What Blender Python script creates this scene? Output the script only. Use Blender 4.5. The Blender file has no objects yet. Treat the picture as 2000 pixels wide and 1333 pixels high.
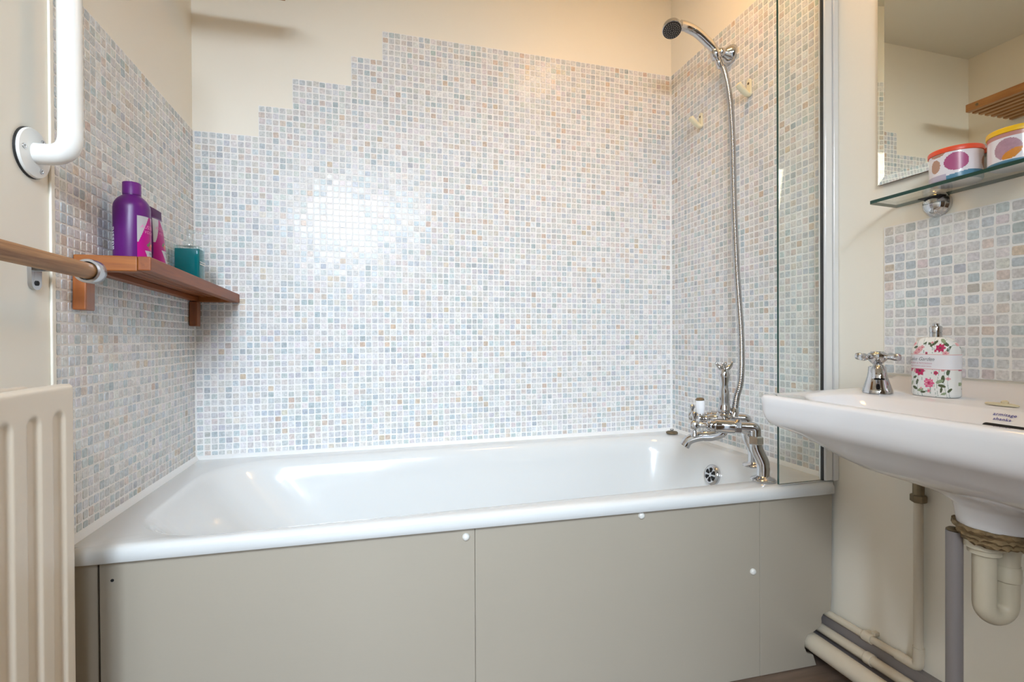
import bpy, bmesh, math, random
import numpy as np
from mathutils import Vector, Matrix

random.seed(7)
RNG = np.random.default_rng(11)
scene = bpy.context.scene
COL = scene.collection
PI = math.pi

# ------------------------------------------------------------------ camera
cd = bpy.data.cameras.new('camera')
cd.sensor_fit = 'HORIZONTAL'
cd.sensor_width = 36.0
cd.lens = 956.35 / 2000 * 36.0
cd.clip_start = 0.02
cd.clip_end = 60
cam = bpy.data.objects.new('camera', cd)
COL.objects.link(cam)
YAW, PITCH, ROLL = 0.2688, -0.0054, 0.0049
cam.matrix_world = (Matrix.Translation((0.5508, -1.7363, 0.85)) @ Matrix.Rotation(-YAW, 4, 'Z')
                    @ Matrix.Rotation(PI / 2 + PITCH, 4, 'X') @ Matrix.Rotation(-ROLL, 4, 'Z'))
scene.camera = cam

# ------------------------------------------------------------------ view, world, lights
scene.view_settings.view_transform = 'Standard'
scene.view_settings.look = 'None'
scene.view_settings.gamma = 1.0
scene.view_settings.use_curve_mapping = False
scene.view_settings.exposure = 0.0

world = bpy.data.worlds.new('overcast sky')
scene.world = world
world.use_nodes = True
world.node_tree.nodes['Background'].inputs[0].default_value = (0.75, 0.88, 1.0, 1)
world.node_tree.nodes['Background'].inputs[1].default_value = 1.0

SKY_POWER, FILL_POWER, LAMP_GLOW = 1090.0, 21.0, 26.0


def area_light(name, loc, target, sx, sy, power, color):
    l = bpy.data.lights.new(name, 'AREA')
    l.shape = 'RECTANGLE'
    l.size, l.size_y = sx, sy
    l.energy = power
    l.color = color
    o = bpy.data.objects.new(name, l)
    COL.objects.link(o)
    o.location = loc
    o.rotation_euler = (Vector(target) - Vector(loc)).to_track_quat('-Z', 'Y').to_euler()
    return o


# bright patch of sky outside the bathroom window, behind the camera
area_light('daylight', (0.80, -4.6, 2.62), (0.78, -2.4, 1.90), 4.4, 1.5, SKY_POWER, (0.67, 0.805, 0.965))
# fill light added beyond the unseen doorway, to brighten the room
area_light('fill_light', (0.10, -3.00, 1.98), (1.30, -0.6, 1.10), 0.7, 0.35, FILL_POWER, (1.0, 0.96, 0.88))


# ------------------------------------------------------------------ materials
def mat(name, color, rough=0.5, metal=0.0, coat=0.0, spec=0.5, noise=None, bump=None, trans=0.0):
    m = bpy.data.materials.new(name)
    m.use_nodes = True
    nt = m.node_tree
    b = nt.nodes['Principled BSDF']
    b.inputs['Base Color'].default_value = (*color, 1)
    b.inputs['Roughness'].default_value = rough
    b.inputs['Metallic'].default_value = metal
    b.inputs['Coat Weight'].default_value = coat
    b.inputs['Coat Roughness'].default_value = 0.05
    b.inputs['Specular IOR Level'].default_value = spec
    b.inputs['Transmission Weight'].default_value = trans
    if noise or bump:
        tc = nt.nodes.new('ShaderNodeTexCoord')
    if noise:
        scale, amt, stretch = noise
        mp = nt.nodes.new('ShaderNodeMapping')
        mp.inputs['Scale'].default_value = stretch
        nz = nt.nodes.new('ShaderNodeTexNoise')
        nz.inputs['Scale'].default_value = scale
        nz.inputs['Detail'].default_value = 5
        mx = nt.nodes.new('ShaderNodeMix')
        mx.data_type = 'RGBA'
        mx.inputs[6].default_value = (*[c * (1 - amt) for c in color], 1)
        mx.inputs[7].default_value = (*[min(1, c * (1 + amt)) for c in color], 1)
        nt.links.new(tc.outputs['Object'], mp.inputs[0])
        nt.links.new(mp.outputs[0], nz.inputs['Vector'])
        nt.links.new(nz.outputs[0], mx.inputs[0])
        nt.links.new(mx.outputs[2], b.inputs['Base Color'])
    if bump:
        scale, strength, stretch = bump
        mp2 = nt.nodes.new('ShaderNodeMapping')
        mp2.inputs['Scale'].default_value = stretch
        nb = nt.nodes.new('ShaderNodeTexNoise')
        nb.inputs['Scale'].default_value = scale
        nb.inputs['Detail'].default_value = 3
        bp = nt.nodes.new('ShaderNodeBump')
        bp.inputs['Strength'].default_value = strength
        bp.inputs['Distance'].default_value = 0.002
        nt.links.new(tc.outputs['Object'], mp2.inputs[0])
        nt.links.new(mp2.outputs[0], nb.inputs['Vector'])
        nt.links.new(nb.outputs[0], bp.inputs['Height'])
        nt.links.new(bp.outputs[0], b.inputs['Normal'])
    return m


def glass_mat(name, tint, ior=1.5, rough=0.0, body=None):
    """thin clear material: tinted see-through plus a Fresnel reflection (+ a little body colour)"""
    m = bpy.data.materials.new(name)
    m.use_nodes = True
    nt = m.node_tree
    nt.nodes.clear()
    out = nt.nodes.new('ShaderNodeOutputMaterial')
    tr = nt.nodes.new('ShaderNodeBsdfTransparent')
    tr.inputs[0].default_value = (*tint, 1)
    gl = nt.nodes.new('ShaderNodeBsdfGlossy')
    gl.inputs['Roughness'].default_value = rough
    lw = nt.nodes.new('ShaderNodeLayerWeight')
    lw.inputs[0].default_value = 0.5
    pw = nt.nodes.new('ShaderNodeMath')
    pw.operation = 'POWER'
    pw.inputs[1].default_value = 5.0
    f0 = ((ior - 1) / (ior + 1)) ** 2
    ma = nt.nodes.new('ShaderNodeMath')
    ma.operation = 'MULTIPLY_ADD'
    ma.inputs[1].default_value = 1 - f0
    ma.inputs[2].default_value = f0
    nt.links.new(lw.outputs['Facing'], pw.inputs[0])
    nt.links.new(pw.outputs[0], ma.inputs[0])
    mx = nt.nodes.new('ShaderNodeMixShader')
    nt.links.new(ma.outputs[0], mx.inputs[0])
    src = tr.outputs[0]
    if body:
        df = nt.nodes.new('ShaderNodeBsdfDiffuse')
        df.inputs[0].default_value = (*body[0], 1)
        m2 = nt.nodes.new('ShaderNodeMixShader')
        m2.inputs[0].default_value = body[1]
        nt.links.new(tr.outputs[0], m2.inputs[1])
        nt.links.new(df.outputs[0], m2.inputs[2])
        src = m2.outputs[0]
    nt.links.new(src, mx.inputs[1])
    nt.links.new(gl.outputs[0], mx.inputs[2])
    nt.links.new(mx.outputs[0], out.inputs[0])
    return m


def emit_mat(name, color, strength):
    m = bpy.data.materials.new(name)
    m.use_nodes = True
    nt = m.node_tree
    nt.nodes.clear()
    out = nt.nodes.new('ShaderNodeOutputMaterial')
    e = nt.nodes.new('ShaderNodeEmission')
    e.inputs[0].default_value = (*color, 1)
    e.inputs[1].default_value = strength
    nt.links.new(e.outputs[0], out.inputs[0])
    return m


def wood_mat(name, c1, c2, rough, axis_scale, coat=0.0):
    m = bpy.data.materials.new(name)
    m.use_nodes = True
    nt = m.node_tree
    b = nt.nodes['Principled BSDF']
    b.inputs['Roughness'].default_value = rough
    b.inputs['Coat Weight'].default_value = coat
    b.inputs['Coat Roughness'].default_value = 0.2
    tc = nt.nodes.new('ShaderNodeTexCoord')
    mp = nt.nodes.new('ShaderNodeMapping')
    mp.inputs['Scale'].default_value = axis_scale
    nz = nt.nodes.new('ShaderNodeTexNoise')
    nz.inputs['Scale'].default_value = 1.0
    nz.inputs['Detail'].default_value = 6
    nz.inputs['Roughness'].default_value = 0.6
    nz.inputs['Distortion'].default_value = 0.4
    cr = nt.nodes.new('ShaderNodeValToRGB')
    cr.color_ramp.elements[0].position = 0.34
    cr.color_ramp.elements[0].color = (*c2, 1)
    cr.color_ramp.elements[1].position = 0.66
    cr.color_ramp.elements[1].color = (*c1, 1)
    nt.links.new(tc.outputs['Object'], mp.inputs[0])
    nt.links.new(mp.outputs[0], nz.inputs['Vector'])
    nt.links.new(nz.outputs[0], cr.inputs[0])
    nt.links.new(cr.outputs[0], b.inputs['Base Color'])
    bp = nt.nodes.new('ShaderNodeBump')
    bp.inputs['Strength'].default_value = 0.25
    bp.inputs['Distance'].default_value = 0.0006
    nt.links.new(nz.outputs[0], bp.inputs['Height'])
    nt.links.new(bp.outputs[0], b.inputs['Normal'])
    return m


ONE = (1, 1, 1)
M = {}
M['cream'] = mat('cream wall paint', (0.875, 0.83, 0.725), 0.42, noise=(3, 0.025, ONE), bump=(60, 0.12, ONE))
M['ceiling'] = mat('ceiling paint', (0.82, 0.77, 0.65), 0.7, bump=(40, 0.15, ONE))
M['panel'] = mat('painted panel', (0.40, 0.355, 0.285), 0.38, noise=(4, 0.03, ONE), bump=(90, 0.10, (0.25, 1, 1)))
M['floor'] = wood_mat('floor vinyl', (0.21, 0.145, 0.105), (0.14, 0.095, 0.068), 0.45, (4, 40, 4))
M['grout'] = mat('grout', (0.88, 0.87, 0.85), 0.75, bump=(300, 0.3, ONE))
M['sealant'] = mat('white sealant', (0.84, 0.85, 0.84), 0.35)
M['enamel'] = mat('bath enamel', (0.72, 0.735, 0.725), 0.14, coat=0.5)
M['ceramic'] = mat('white ceramic', (0.80, 0.79, 0.795), 0.10, coat=0.6)
M['chrome'] = mat('chrome', (0.60, 0.60, 0.61), 0.06, metal=1.0)
M['brushed'] = mat('dull steel', (0.50, 0.50, 0.50), 0.24, metal=1.0)
M['alu'] = mat('white satin aluminium', (0.82, 0.82, 0.81), 0.20, metal=0.25)
M['mirror'] = mat('mirror silver', (0.78, 0.76, 0.66), 0.01, metal=1.0)
M['mirror_edge'] = mat('mirror edge', (0.16, 0.10, 0.07), 0.4)
M['black'] = mat('black rubber', (0.012, 0.012, 0.012), 0.5)
M['dark'] = mat('dark opening', (0.006, 0.006, 0.006), 0.8)
M['white_plastic'] = mat('white coated tube', (0.84, 0.83, 0.79), 0.25, coat=0.3)
M['radiator'] = mat('radiator enamel', (0.80, 0.71, 0.58), 0.30, noise=(5, 0.03, (1, 1, 0.2)))
M['cream_plastic'] = mat('cream plastic', (0.82, 0.76, 0.55), 0.3)
M['cap_plastic'] = mat('white screw cap', (0.74, 0.73, 0.68), 0.3)
M['pvc'] = mat('aged white pvc', (0.62, 0.56, 0.43), 0.35, noise=(12, 0.12, (1, 1, 0.4)))
M['pipe_paint'] = mat('painted pipe', (0.66, 0.59, 0.47), 0.4, noise=(14, 0.06, ONE), bump=(60, 0.2, ONE))
M['grey_pipe'] = mat('grey plastic pipe', (0.24, 0.215, 0.21), 0.42, noise=(6, 0.10, (1, 1, 0.2)))
M['putty'] = mat('stained putty', (0.24, 0.165, 0.08), 0.8, noise=(70, 0.9, ONE), bump=(120, 1.0, ONE))
M['old_brass'] = mat('tarnished brass', (0.24, 0.19, 0.12), 0.45, metal=0.8, noise=(40, 0.4, ONE))
M['teak'] = wood_mat('oiled reddish wood', (0.33, 0.088, 0.013), (0.19, 0.046, 0.007), 0.45, (60, 5, 60), 0.0)
M['teak_x'] = wood_mat('oiled reddish wood across', (0.37, 0.115, 0.014), (0.23, 0.06, 0.007), 0.42, (5, 60, 60), 0.05)
M['teak_z'] = wood_mat('oiled reddish wood upright', (0.37, 0.105, 0.016), (0.20, 0.05, 0.009), 0.35, (60, 60, 5), 0.3)
M['pine'] = wood_mat('varnished pine', (0.50, 0.24, 0.075), (0.34, 0.14, 0.04), 0.4, (60, 4, 60), 0.2)
M['dowel'] = wood_mat('oak dowel', (0.48, 0.255, 0.105), (0.24, 0.105, 0.035), 0.5, (130, 6, 130))
M['purple'] = mat('purple plastic', (0.105, 0.008, 0.145), 0.32, spec=0.4)
M['purple_cap'] = mat('purple cap', (0.15, 0.014, 0.20), 0.38, spec=0.35)
M['plum'] = mat('dark plum plastic', (0.075, 0.006, 0.085), 0.5, spec=0.2)
M['magenta'] = mat('magenta print', (0.42, 0.003, 0.20), 0.4, spec=0.25)
M['silver_print'] = mat('silver label', (0.50, 0.49, 0.51), 0.35, metal=0.3)
M['white_print'] = mat('white print', (0.85, 0.85, 0.85), 0.4)
M['pink_print'] = mat('pink print', (0.80, 0.25, 0.52), 0.4)
M['black_print'] = mat('black print', (0.03, 0.03, 0.05), 0.4)
M['fruit_red'] = mat('berry print', (0.55, 0.06, 0.05), 0.4)
M['fruit_orange'] = mat('orange print', (0.80, 0.42, 0.12), 0.4)
M['fruit_green'] = mat('leaf print', (0.09, 0.16, 0.05), 0.4)
M['teal'] = glass_mat('teal soap', (0.10, 0.60, 0.62), 1.42, 0.02, ((0.002, 0.22, 0.25), 0.55))
M['clear_shell'] = glass_mat('clear bottle shell', (0.90, 0.97, 0.97), 1.42, 0.02)
M['clear'] = glass_mat('clear plastic', (0.93, 0.95, 0.94), 1.45, 0.03, ((0.8, 0.82, 0.8), 0.20))
M['pane'] = glass_mat('clear glass', (0.965, 0.985, 0.975), 1.5)
M['window_pane'] = glass_mat('window glass', (0.97, 0.98, 0.98), 1.5)
M['pane_edge'] = mat('glass edge', (0.012, 0.055, 0.040), 0.1)
M['porcelain'] = mat('porcelain', (0.85, 0.84, 0.84), 0.1, coat=0.5)
M['shower_black'] = mat('black nozzle plate', (0.025, 0.02, 0.018), 0.35, noise=(400, 0.9, ONE))
M['nozzle_grey'] = mat('grey rubber nozzles', (0.30, 0.27, 0.24), 0.5)
M['jar_white'] = mat('glazed white tin', (0.80, 0.77, 0.82), 0.2, coat=0.4)
M['red_lid'] = mat('red lid', (0.78, 0.085, 0.030), 0.35)
M['yellow_lid'] = mat('yellow lid', (0.86, 0.52, 0.01), 0.35)
M['jar_pink'] = mat('rose print', (0.42, 0.085, 0.22), 0.25)
M['jar_tan'] = mat('tan print', (0.47, 0.27, 0.19), 0.25)
M['jar_blue'] = mat('blue print', (0.09, 0.24, 0.36), 0.25)
M['jar_mauve'] = mat('mauve print', (0.44, 0.26, 0.33), 0.25, noise=(150, 0.25, ONE))
M['jar_orange'] = mat('amber print', (0.66, 0.25, 0.03), 0.25, noise=(150, 0.2, ONE))
M['jar_rose'] = mat('dusty pink print', (0.54, 0.25, 0.22), 0.25)
M['jar_lilac'] = mat('lilac print', (0.50, 0.45, 0.56), 0.25)
M['bottle_white'] = mat('white bottle', (0.84, 0.85, 0.83), 0.22, coat=0.3)
M['label_white'] = mat('white band label', (0.80, 0.80, 0.84), 0.45)
M['fl_dark'] = mat('deep pink petals', (0.52, 0.025, 0.12), 0.3)
M['fl_pink'] = mat('bright pink petals', (0.72, 0.10, 0.26), 0.3)
M['fl_pale'] = mat('pale pink petals', (0.72, 0.36, 0.38), 0.3)
M['fl_leaf'] = mat('dark leaves', (0.075, 0.10, 0.045), 0.3)
M['fl_leaf2'] = mat('soft green leaves', (0.28, 0.36, 0.22), 0.3)
M['fl_stem'] = mat('thin stems', (0.33, 0.42, 0.38), 0.3)
M['ink_grey'] = mat('grey lettering', (0.22, 0.25, 0.28), 0.5)
M['ink_pink'] = mat('rose lettering', (0.52, 0.20, 0.28), 0.5)
M['ink_blue'] = mat('navy lettering', (0.05, 0.06, 0.30), 0.4)
M['soap_beige'] = mat('beige fitting', (0.70, 0.62, 0.42), 0.45)
M['warm_glow'] = emit_mat('lit warm opal dome', (1.0, 0.53, 0.15), LAMP_GLOW)
M['brown'] = mat('dark brown bounce cut', (0.20, 0.145, 0.10), 0.5)  # for the unseen rear wall, chosen dark to cut bounced light
M['door'] = mat('door paint', (0.80, 0.77, 0.70), 0.4)


def tile_material():
    m = bpy.data.materials.new('glazed mosaic')
    m.use_nodes = True
    nt = m.node_tree
    b = nt.nodes['Principled BSDF']
    b.inputs['Roughness'].default_value = 0.21
    b.inputs['Specular IOR Level'].default_value = 0.24
    at = nt.nodes.new('ShaderNodeAttribute')
    at.attribute_name = 'tile_tint'
    tc = nt.nodes.new('ShaderNodeTexCoord')
    nz = nt.nodes.new('ShaderNodeTexNoise')
    nz.inputs['Scale'].default_value = 170
    nz.inputs['Detail'].default_value = 3
    mr = nt.nodes.new('ShaderNodeMapRange')
    mr.inputs[1].default_value = 0.3
    mr.inputs[2].default_value = 0.7
    mr.inputs[3].default_value = 0.82
    mr.inputs[4].default_value = 1.14
    mul = nt.nodes.new('ShaderNodeVectorMath')
    mul.operation = 'SCALE'
    nt.links.new(tc.outputs['Object'], nz.inputs['Vector'])
    nt.links.new(nz.outputs[0], mr.inputs[0])
    nt.links.new(at.outputs['Color'], mul.inputs[0])
    nt.links.new(mr.outputs[0], mul.inputs['Scale'])
    nt.links.new(mul.outputs[0], b.inputs['Base Color'])
    bp = nt.nodes.new('ShaderNodeBump')
    bp.inputs['Strength'].default_value = 0.07
    bp.inputs['Distance'].default_value = 0.001
    nt.links.new(nz.outputs[0], bp.inputs['Height'])
    nt.links.new(bp.outputs[0], b.inputs['Normal'])
    return m


M['tile'] = tile_material()


# ------------------------------------------------------------------ mesh helpers
class MB:
    """collects shapes, builds ONE mesh object"""

    def __init__(s):
        s.v, s.f, s.m = [], [], []

    def add(s, verts, faces, mi=0):
        k = len(s.v)
        s.v += [tuple(p) for p in verts]
        s.f += [tuple(i + k for i in f) for f in faces]
        s.m += [mi] * len(faces) if isinstance(mi, int) else list(mi)
        return s

    def box(s, lo, hi, mi=0):
        x0, y0, z0 = lo
        x1, y1, z1 = hi
        v = [(x0, y0, z0), (x1, y0, z0), (x1, y1, z0), (x0, y1, z0), (x0, y0, z1), (x1, y0, z1), (x1, y1, z1), (x0, y1, z1)]
        f = [(0, 3, 2, 1), (4, 5, 6, 7), (0, 1, 5, 4), (1, 2, 6, 5), (2, 3, 7, 6), (3, 0, 4, 7)]
        return s.add(v, f, mi)

    def loft(s, rings, cap0=True, cap1=True, mi=0, closed=True):
        n = len(rings[0])
        v = [p for r in rings for p in r]
        f = []
        for i in range(len(rings) - 1):
            for j in range(n if closed else n - 1):
                a, b = i * n + j, i * n + (j + 1) % n
                f.append((a, b, b + n, a + n))
        if cap0:
            f.append(tuple(range(n - 1, -1, -1)))
        if cap1:
            f.append(tuple(range((len(rings) - 1) * n, len(rings) * n)))
        return s.add(v, f, mi)

    def lathe(s, profile, origin=(0, 0, 0), axis=(0, 0, 1), seg=32, cap=True, mi=0):
        """profile: (radius, height along axis)"""
        ax = Vector(axis).normalized()
        ref = Vector((1, 0, 0)) if abs(ax.x) < 0.9 else Vector((0, 1, 0))
        e1 = (ref - ax * ref.dot(ax)).normalized()
        e2 = ax.cross(e1)
        o = Vector(origin)
        rings = []
        for r, h in profile:
            r = max(r, 1e-5)
            rings.append([o + ax * h + (e1 * math.cos(t) + e2 * math.sin(t)) * r for t in [2 * PI * k / seg for k in range(seg)]])
        return s.loft(rings, cap, cap, mi)

    def tube(s, pts, r, seg=16, cap=True, mi=0):
        """round tube along a path; r is a number or one per point"""
        P = [Vector(p) for p in pts]
        n = len(P)
        R = r if isinstance(r, (list, tuple)) else [r] * n
        T = []
        for i in range(n):
            a, b = P[max(0, i - 1)], P[min(n - 1, i + 1)]
            T.append((b - a).normalized())
        ref = Vector((0, 0, 1)) if abs(T[0].z) < 0.9 else Vector((1, 0, 0))
        e1 = (ref - T[0] * ref.dot(T[0])).normalized()
        rings = []
        for i in range(n):
            e1 = (e1 - T[i] * e1.dot(T[i])).normalized()
            e2 = T[i].cross(e1)
            rings.append([P[i] + (e1 * math.cos(t) + e2 * math.sin(t)) * R[i] for t in [2 * PI * k / seg for k in range(seg)]])
        return s.loft(rings, cap, cap, mi)

    def prism(s, poly, axis, a, b, mi=0):
        """polygon extruded along axis 0/1/2 from a to b; poly holds the other two coordinates in order"""
        def P(u, v, w):
            return [(w, u, v), (u, w, v), (u, v, w)][axis]
        n = len(poly)
        v = [P(u, w, a) for u, w in poly] + [P(u, w, b) for u, w in poly]
        f = [tuple(range(n - 1, -1, -1)), tuple(range(n, 2 * n))] + [(i, (i + 1) % n, (i + 1) % n + n, i + n) for i in range(n)]
        return s.add(v, f, mi)

    def build(s, name, mats, parent=None, smooth=40, bevel=0.0, seg=2):
        me = bpy.data.meshes.new(name)
        me.from_pydata(s.v, [], s.f)
        for m_ in (mats if isinstance(mats, (list, tuple)) else [mats]):
            me.materials.append(M[m_])
        me.polygons.foreach_set('material_index', s.m)
        bm = bmesh.new()
        bm.from_mesh(me)
        bmesh.ops.recalc_face_normals(bm, faces=bm.faces)
        bm.to_mesh(me)
        bm.free()
        if smooth:
            me.polygons.foreach_set('use_smooth', [True] * len(me.polygons))
            me.set_sharp_from_angle(angle=math.radians(smooth))
        me.update()
        o = bpy.data.objects.new(name, me)
        COL.objects.link(o)
        if parent is not None:
            o.parent = parent
        if bevel:
            b = o.modifiers.new('bevel', 'BEVEL')
            b.width = bevel
            b.segments = seg
            b.limit_method = 'ANGLE'
            b.angle_limit = math.radians(50)
            b.harden_normals = False
        return o


def tag(o, label, cat, group=None):
    o['label'] = label
    o['category'] = cat
    if group:
        o['group'] = group
    return o


def thing(name, label, cat, loc=(0, 0, 0), rot=(0, 0, 0), group=None):
    o = bpy.data.objects.new(name, None)
    COL.objects.link(o)
    o.location = loc
    o.rotation_euler = rot
    o.empty_display_size = 0.05
    return tag(o, label, cat, group)


def struct(o):
    o['kind'] = 'structure'
    return o


def copy_tree(o, parent=None):
    c = o.copy()
    COL.objects.link(c)
    if parent is not None:
        c.parent = parent
    for ch in list(o.children):
        copy_tree(ch, c)
    return c


def bez(p0, p1, p2, p3, n=12):
    p0, p1, p2, p3 = map(Vector, (p0, p1, p2, p3))
    return [p0 * (1 - t) ** 3 + p1 * 3 * t * (1 - t) ** 2 + p2 * 3 * t * t * (1 - t) + p3 * t ** 3 for t in [i / n for i in range(n + 1)]]


def spline(pts, n=10):
    """Catmull-Rom through pts"""
    P = [Vector(p) for p in pts]
    P = [P[0] * 2 - P[1]] + P + [P[-1] * 2 - P[-2]]
    out = []
    for i in range(1, len(P) - 2):
        a, b, c, d = P[i - 1:i + 3]
        for k in range(n):
            t = k / n
            out.append(0.5 * ((2 * b) + (c - a) * t + (2 * a - 5 * b + 4 * c - d) * t * t + (3 * b - a - 3 * c + d) * t ** 3))
    out.append(P[-2])
    return out


def text_mesh(body, size, shear=0.0, spacing=1.0, res=3, bold=0.0):
    """flat lettering as (verts, faces), centred on x, in the xy plane"""
    cu = bpy.data.curves.new('lettering', 'FONT')
    cu.body = body
    cu.size = size
    cu.shear = shear
    cu.space_character = spacing
    cu.align_x = 'CENTER'
    cu.resolution_u = res
    cu.offset = bold
    ob = bpy.data.objects.new('lettering', cu)
    COL.objects.link(ob)
    bpy.context.view_layer.update()
    me = bpy.data.meshes.new_from_object(ob.evaluated_get(bpy.context.evaluated_depsgraph_get()))
    v = [tuple(p.co) for p in me.vertices]
    f = [tuple(p.vertices) for p in me.polygons]
    bpy.data.objects.remove(ob)
    bpy.data.meshes.remove(me)
    bpy.data.curves.remove(cu)
    return v, f


# ------------------------------------------------------------------ room shell
W, CEIL, REAR = 1.70, 2.215, -2.40
WIN = (0.63, 0.93, 1.66, 2.09)       # small high window behind the camera: x0, x1, z0, z1
T = 0.12
PX = 1.70 / 83.7                       # mosaic pitch along the back wall
PZ = 0.02


def plain(name, mats, lo, hi):
    return struct(MB().box(lo, hi).build(name, mats, smooth=0))


floor = plain('floor', 'floor', (-T, REAR - T, -0.10), (W + T, T, 0.0))
ceiling = plain('ceiling', 'ceiling', (-T, REAR - T, CEIL), (W + T, T, CEIL + 0.1))
wall_back = plain('wall_back', 'cream', (-T, 0, 0), (W + T, T, CEIL))
wall_left = plain('wall_left', 'cream', (-T, REAR - T, 0), (0, 0, CEIL))
wall_right = plain('wall_right', 'cream', (W, REAR - T, 0), (W + T, 0, CEIL))
DX0, DX1, DZ = 0.04, 0.56, 2.02         # unseen doorway, added to let the fill light in
mb = MB()
x0, x1, z0, z1 = WIN
mb.box((0, REAR - T, 0), (DX0, REAR, CEIL)).box((DX1, REAR - T, 0), (x0, REAR, CEIL)).box((x1, REAR - T, 0), (W, REAR, CEIL))
mb.box((x0, REAR - T, 0), (x1, REAR, z0)).box((x0, REAR - T, z1), (x1, REAR, CEIL)).box((DX0, REAR - T, DZ), (DX1, REAR, CEIL))
wall_front = struct(mb.build('wall_front', 'brown', smooth=0))
fw = 0.022
mb = MB()
yy0, yy1 = REAR - 0.09, REAR - 0.05
mb.box((x0, yy0, z0), (x0 + fw, yy1, z1)).box((x1 - fw, yy0, z0), (x1, yy1, z1))
mb.box((x0 + fw, yy0, z0), (x1 - fw, yy1, z0 + fw)).box((x0 + fw, yy0, z1 - fw), (x1 - fw, yy1, z1))
window = struct(mb.build('window_1', 'white_plastic', smooth=0, bevel=0.003))
MB().box((x0 + fw, REAR - 0.072, z0 + fw), (x1 - fw, REAR - 0.068, z1 - fw)).build('pane', 'window_pane', window, smooth=0)
# unseen door leaf, added with the doorway and left open
door = struct(MB().box((DX1 - 0.035, REAR - T - 0.52, 0.004), (DX1, REAR - T - 0.005, DZ - 0.01)).build('door_1', 'door', smooth=0, bevel=0.003))
MB().lathe([(0.012, 0), (0.012, 0.03), (0.026, 0.034), (0.026, 0.055), (0.015, 0.066)], (DX1 - 0.035, REAR - T - 0.46, 0.95), (-1, 0, 0)).build('door_knob', 'chrome', door)


# ------------------------------------------------------------------ mosaic
PALETTE = [((0.655, 0.670, 0.680), 28), ((0.695, 0.680, 0.668), 27), ((0.545, 0.600, 0.630), 16), ((0.475, 0.545, 0.575), 7),
           ((0.685, 0.640, 0.605), 12), ((0.580, 0.605, 0.600), 8), ((0.670, 0.590, 0.520), 4.5), ((0.63, 0.505, 0.400), 2.2)]
PC = np.array([p[0] for p in PALETTE]) * 0.87 + 0.13 * 0.74
PW = np.array([p[1] for p in PALETTE], float)
PW /= PW.sum()


def mosaic(parent, rects, place, pu, pz, name='mosaic_tiling', u0=0.0, v0=0.482):
    """rects: (u_min, u_max, z_min, z_max) of tiled wall; place(u, z, out) -> xyz. One mesh: grout bed plus every tile."""
    V, F, MI, TC = [], [], [], []
    for (a, b, c, d) in rects:
        k = len(V)
        for (u, z) in ((a, c), (b, c), (b, d), (a, d)):
            V.append(place(u, z, 0.0028))
        for (u, z) in ((a, c), (b, c), (b, d), (a, d)):
            V.append(place(u, z, 0.0))
        F += [(k, k + 1, k + 2, k + 3), (k, k + 4, k + 5, k + 1), (k + 1, k + 5, k + 6, k + 2), (k + 2, k + 6, k + 7, k + 3), (k + 3, k + 7, k + 4, k)]
        MI += [0] * 5
        TC += [(0.8, 0.8, 0.8)] * 8
    cells = {}
    for (a, b, c, d) in rects:
        for i in range(int(math.floor((a - u0) / pu + 0.3)), int(math.ceil((b - u0) / pu - 0.3))):
            for j in range(int(math.floor((c - v0) / pz + 0.3)), int(math.ceil((d - v0) / pz - 0.3))):
                cells[(i, j)] = (max(a, u0 + i * pu), min(b, u0 + (i + 1) * pu), max(c, v0 + j * pz), min(d, v0 + (j + 1) * pz))
    jit_row = {}
    for (i, j), (ua, ub, za, zb) in cells.items():
        g = 0.0019
        w, h = (ub - ua) / 2 - g, (zb - za) / 2 - g
        if w < 0.002 or h < 0.002:
            continue
        w *= 1 + 0.035 * RNG.standard_normal()
        h *= 1 + 0.035 * RNG.standard_normal()
        cu = (ua + ub) / 2 + 0.00035 * RNG.standard_normal()
        cz = (za + zb) / 2 + 0.00035 * RNG.standard_normal()
        tu, tz = 0.012 * RNG.standard_normal(2)
        rot = 0.02 * RNG.standard_normal()
        r = 0.0024
        cs = 0.3
        loop = [(w - r, -h), (w - r * cs, -h + r * cs), (w, -h + r), (w, h - r), (w - r * cs, h - r * cs), (w - r, h),
                (-w + r, h), (-w + r * cs, h - r * cs), (-w, h - r), (-w, -h + r), (-w + r * cs, -h + r * cs), (-w + r, -h)]
        n = len(loop)
        k = len(V)
        for (sc, out) in ((1.0, 0.0024), (0.99, 0.0033), (0.93, 0.0037)):
            for (p, q) in loop:
                p, q = p * sc - q * rot, q * sc + p * rot
                V.append(place(cu + p, cz + q, out + tu * p + tz * q))
        for L in (0, 1):
            for t in range(n):
                F.append((k + L * n + t, k + L * n + (t + 1) % n, k + (L + 1) * n + (t + 1) % n, k + (L + 1) * n + t))
        F.append(tuple(range(k + 2 * n, k + 3 * n)))
        MI += [1] * (2 * n + 1)
        base = PC[RNG.choice(len(PC), p=PW)] * (1 + 0.055 * RNG.standard_normal()) + 0.012 * RNG.standard_normal(3)
        TC += [tuple(np.clip(base, 0.05, 0.9))] * (3 * n)
    me = bpy.data.meshes.new(name)
    me.from_pydata(V, [], F)
    me.materials.append(M['grout'])
    me.materials.append(M['tile'])
    me.polygons.foreach_set('material_index', MI)
    at = me.color_attributes.new('tile_tint', 'FLOAT_COLOR', 'POINT')
    at.data.foreach_set('color', np.concatenate([np.array(TC), np.ones((len(TC), 1))], 1).ravel())
    bm = bmesh.new()
    bm.from_mesh(me)
    bmesh.ops.recalc_face_normals(bm, faces=bm.faces)
    bm.to_mesh(me)
    bm.free()
    me.polygons.foreach_set('use_smooth', [True] * len(me.polygons))
    me.set_sharp_from_angle(angle=math.radians(24))
    o = bpy.data.objects.new(name, me)
    COL.objects.link(o)
    o.parent = parent
    return o


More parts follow.
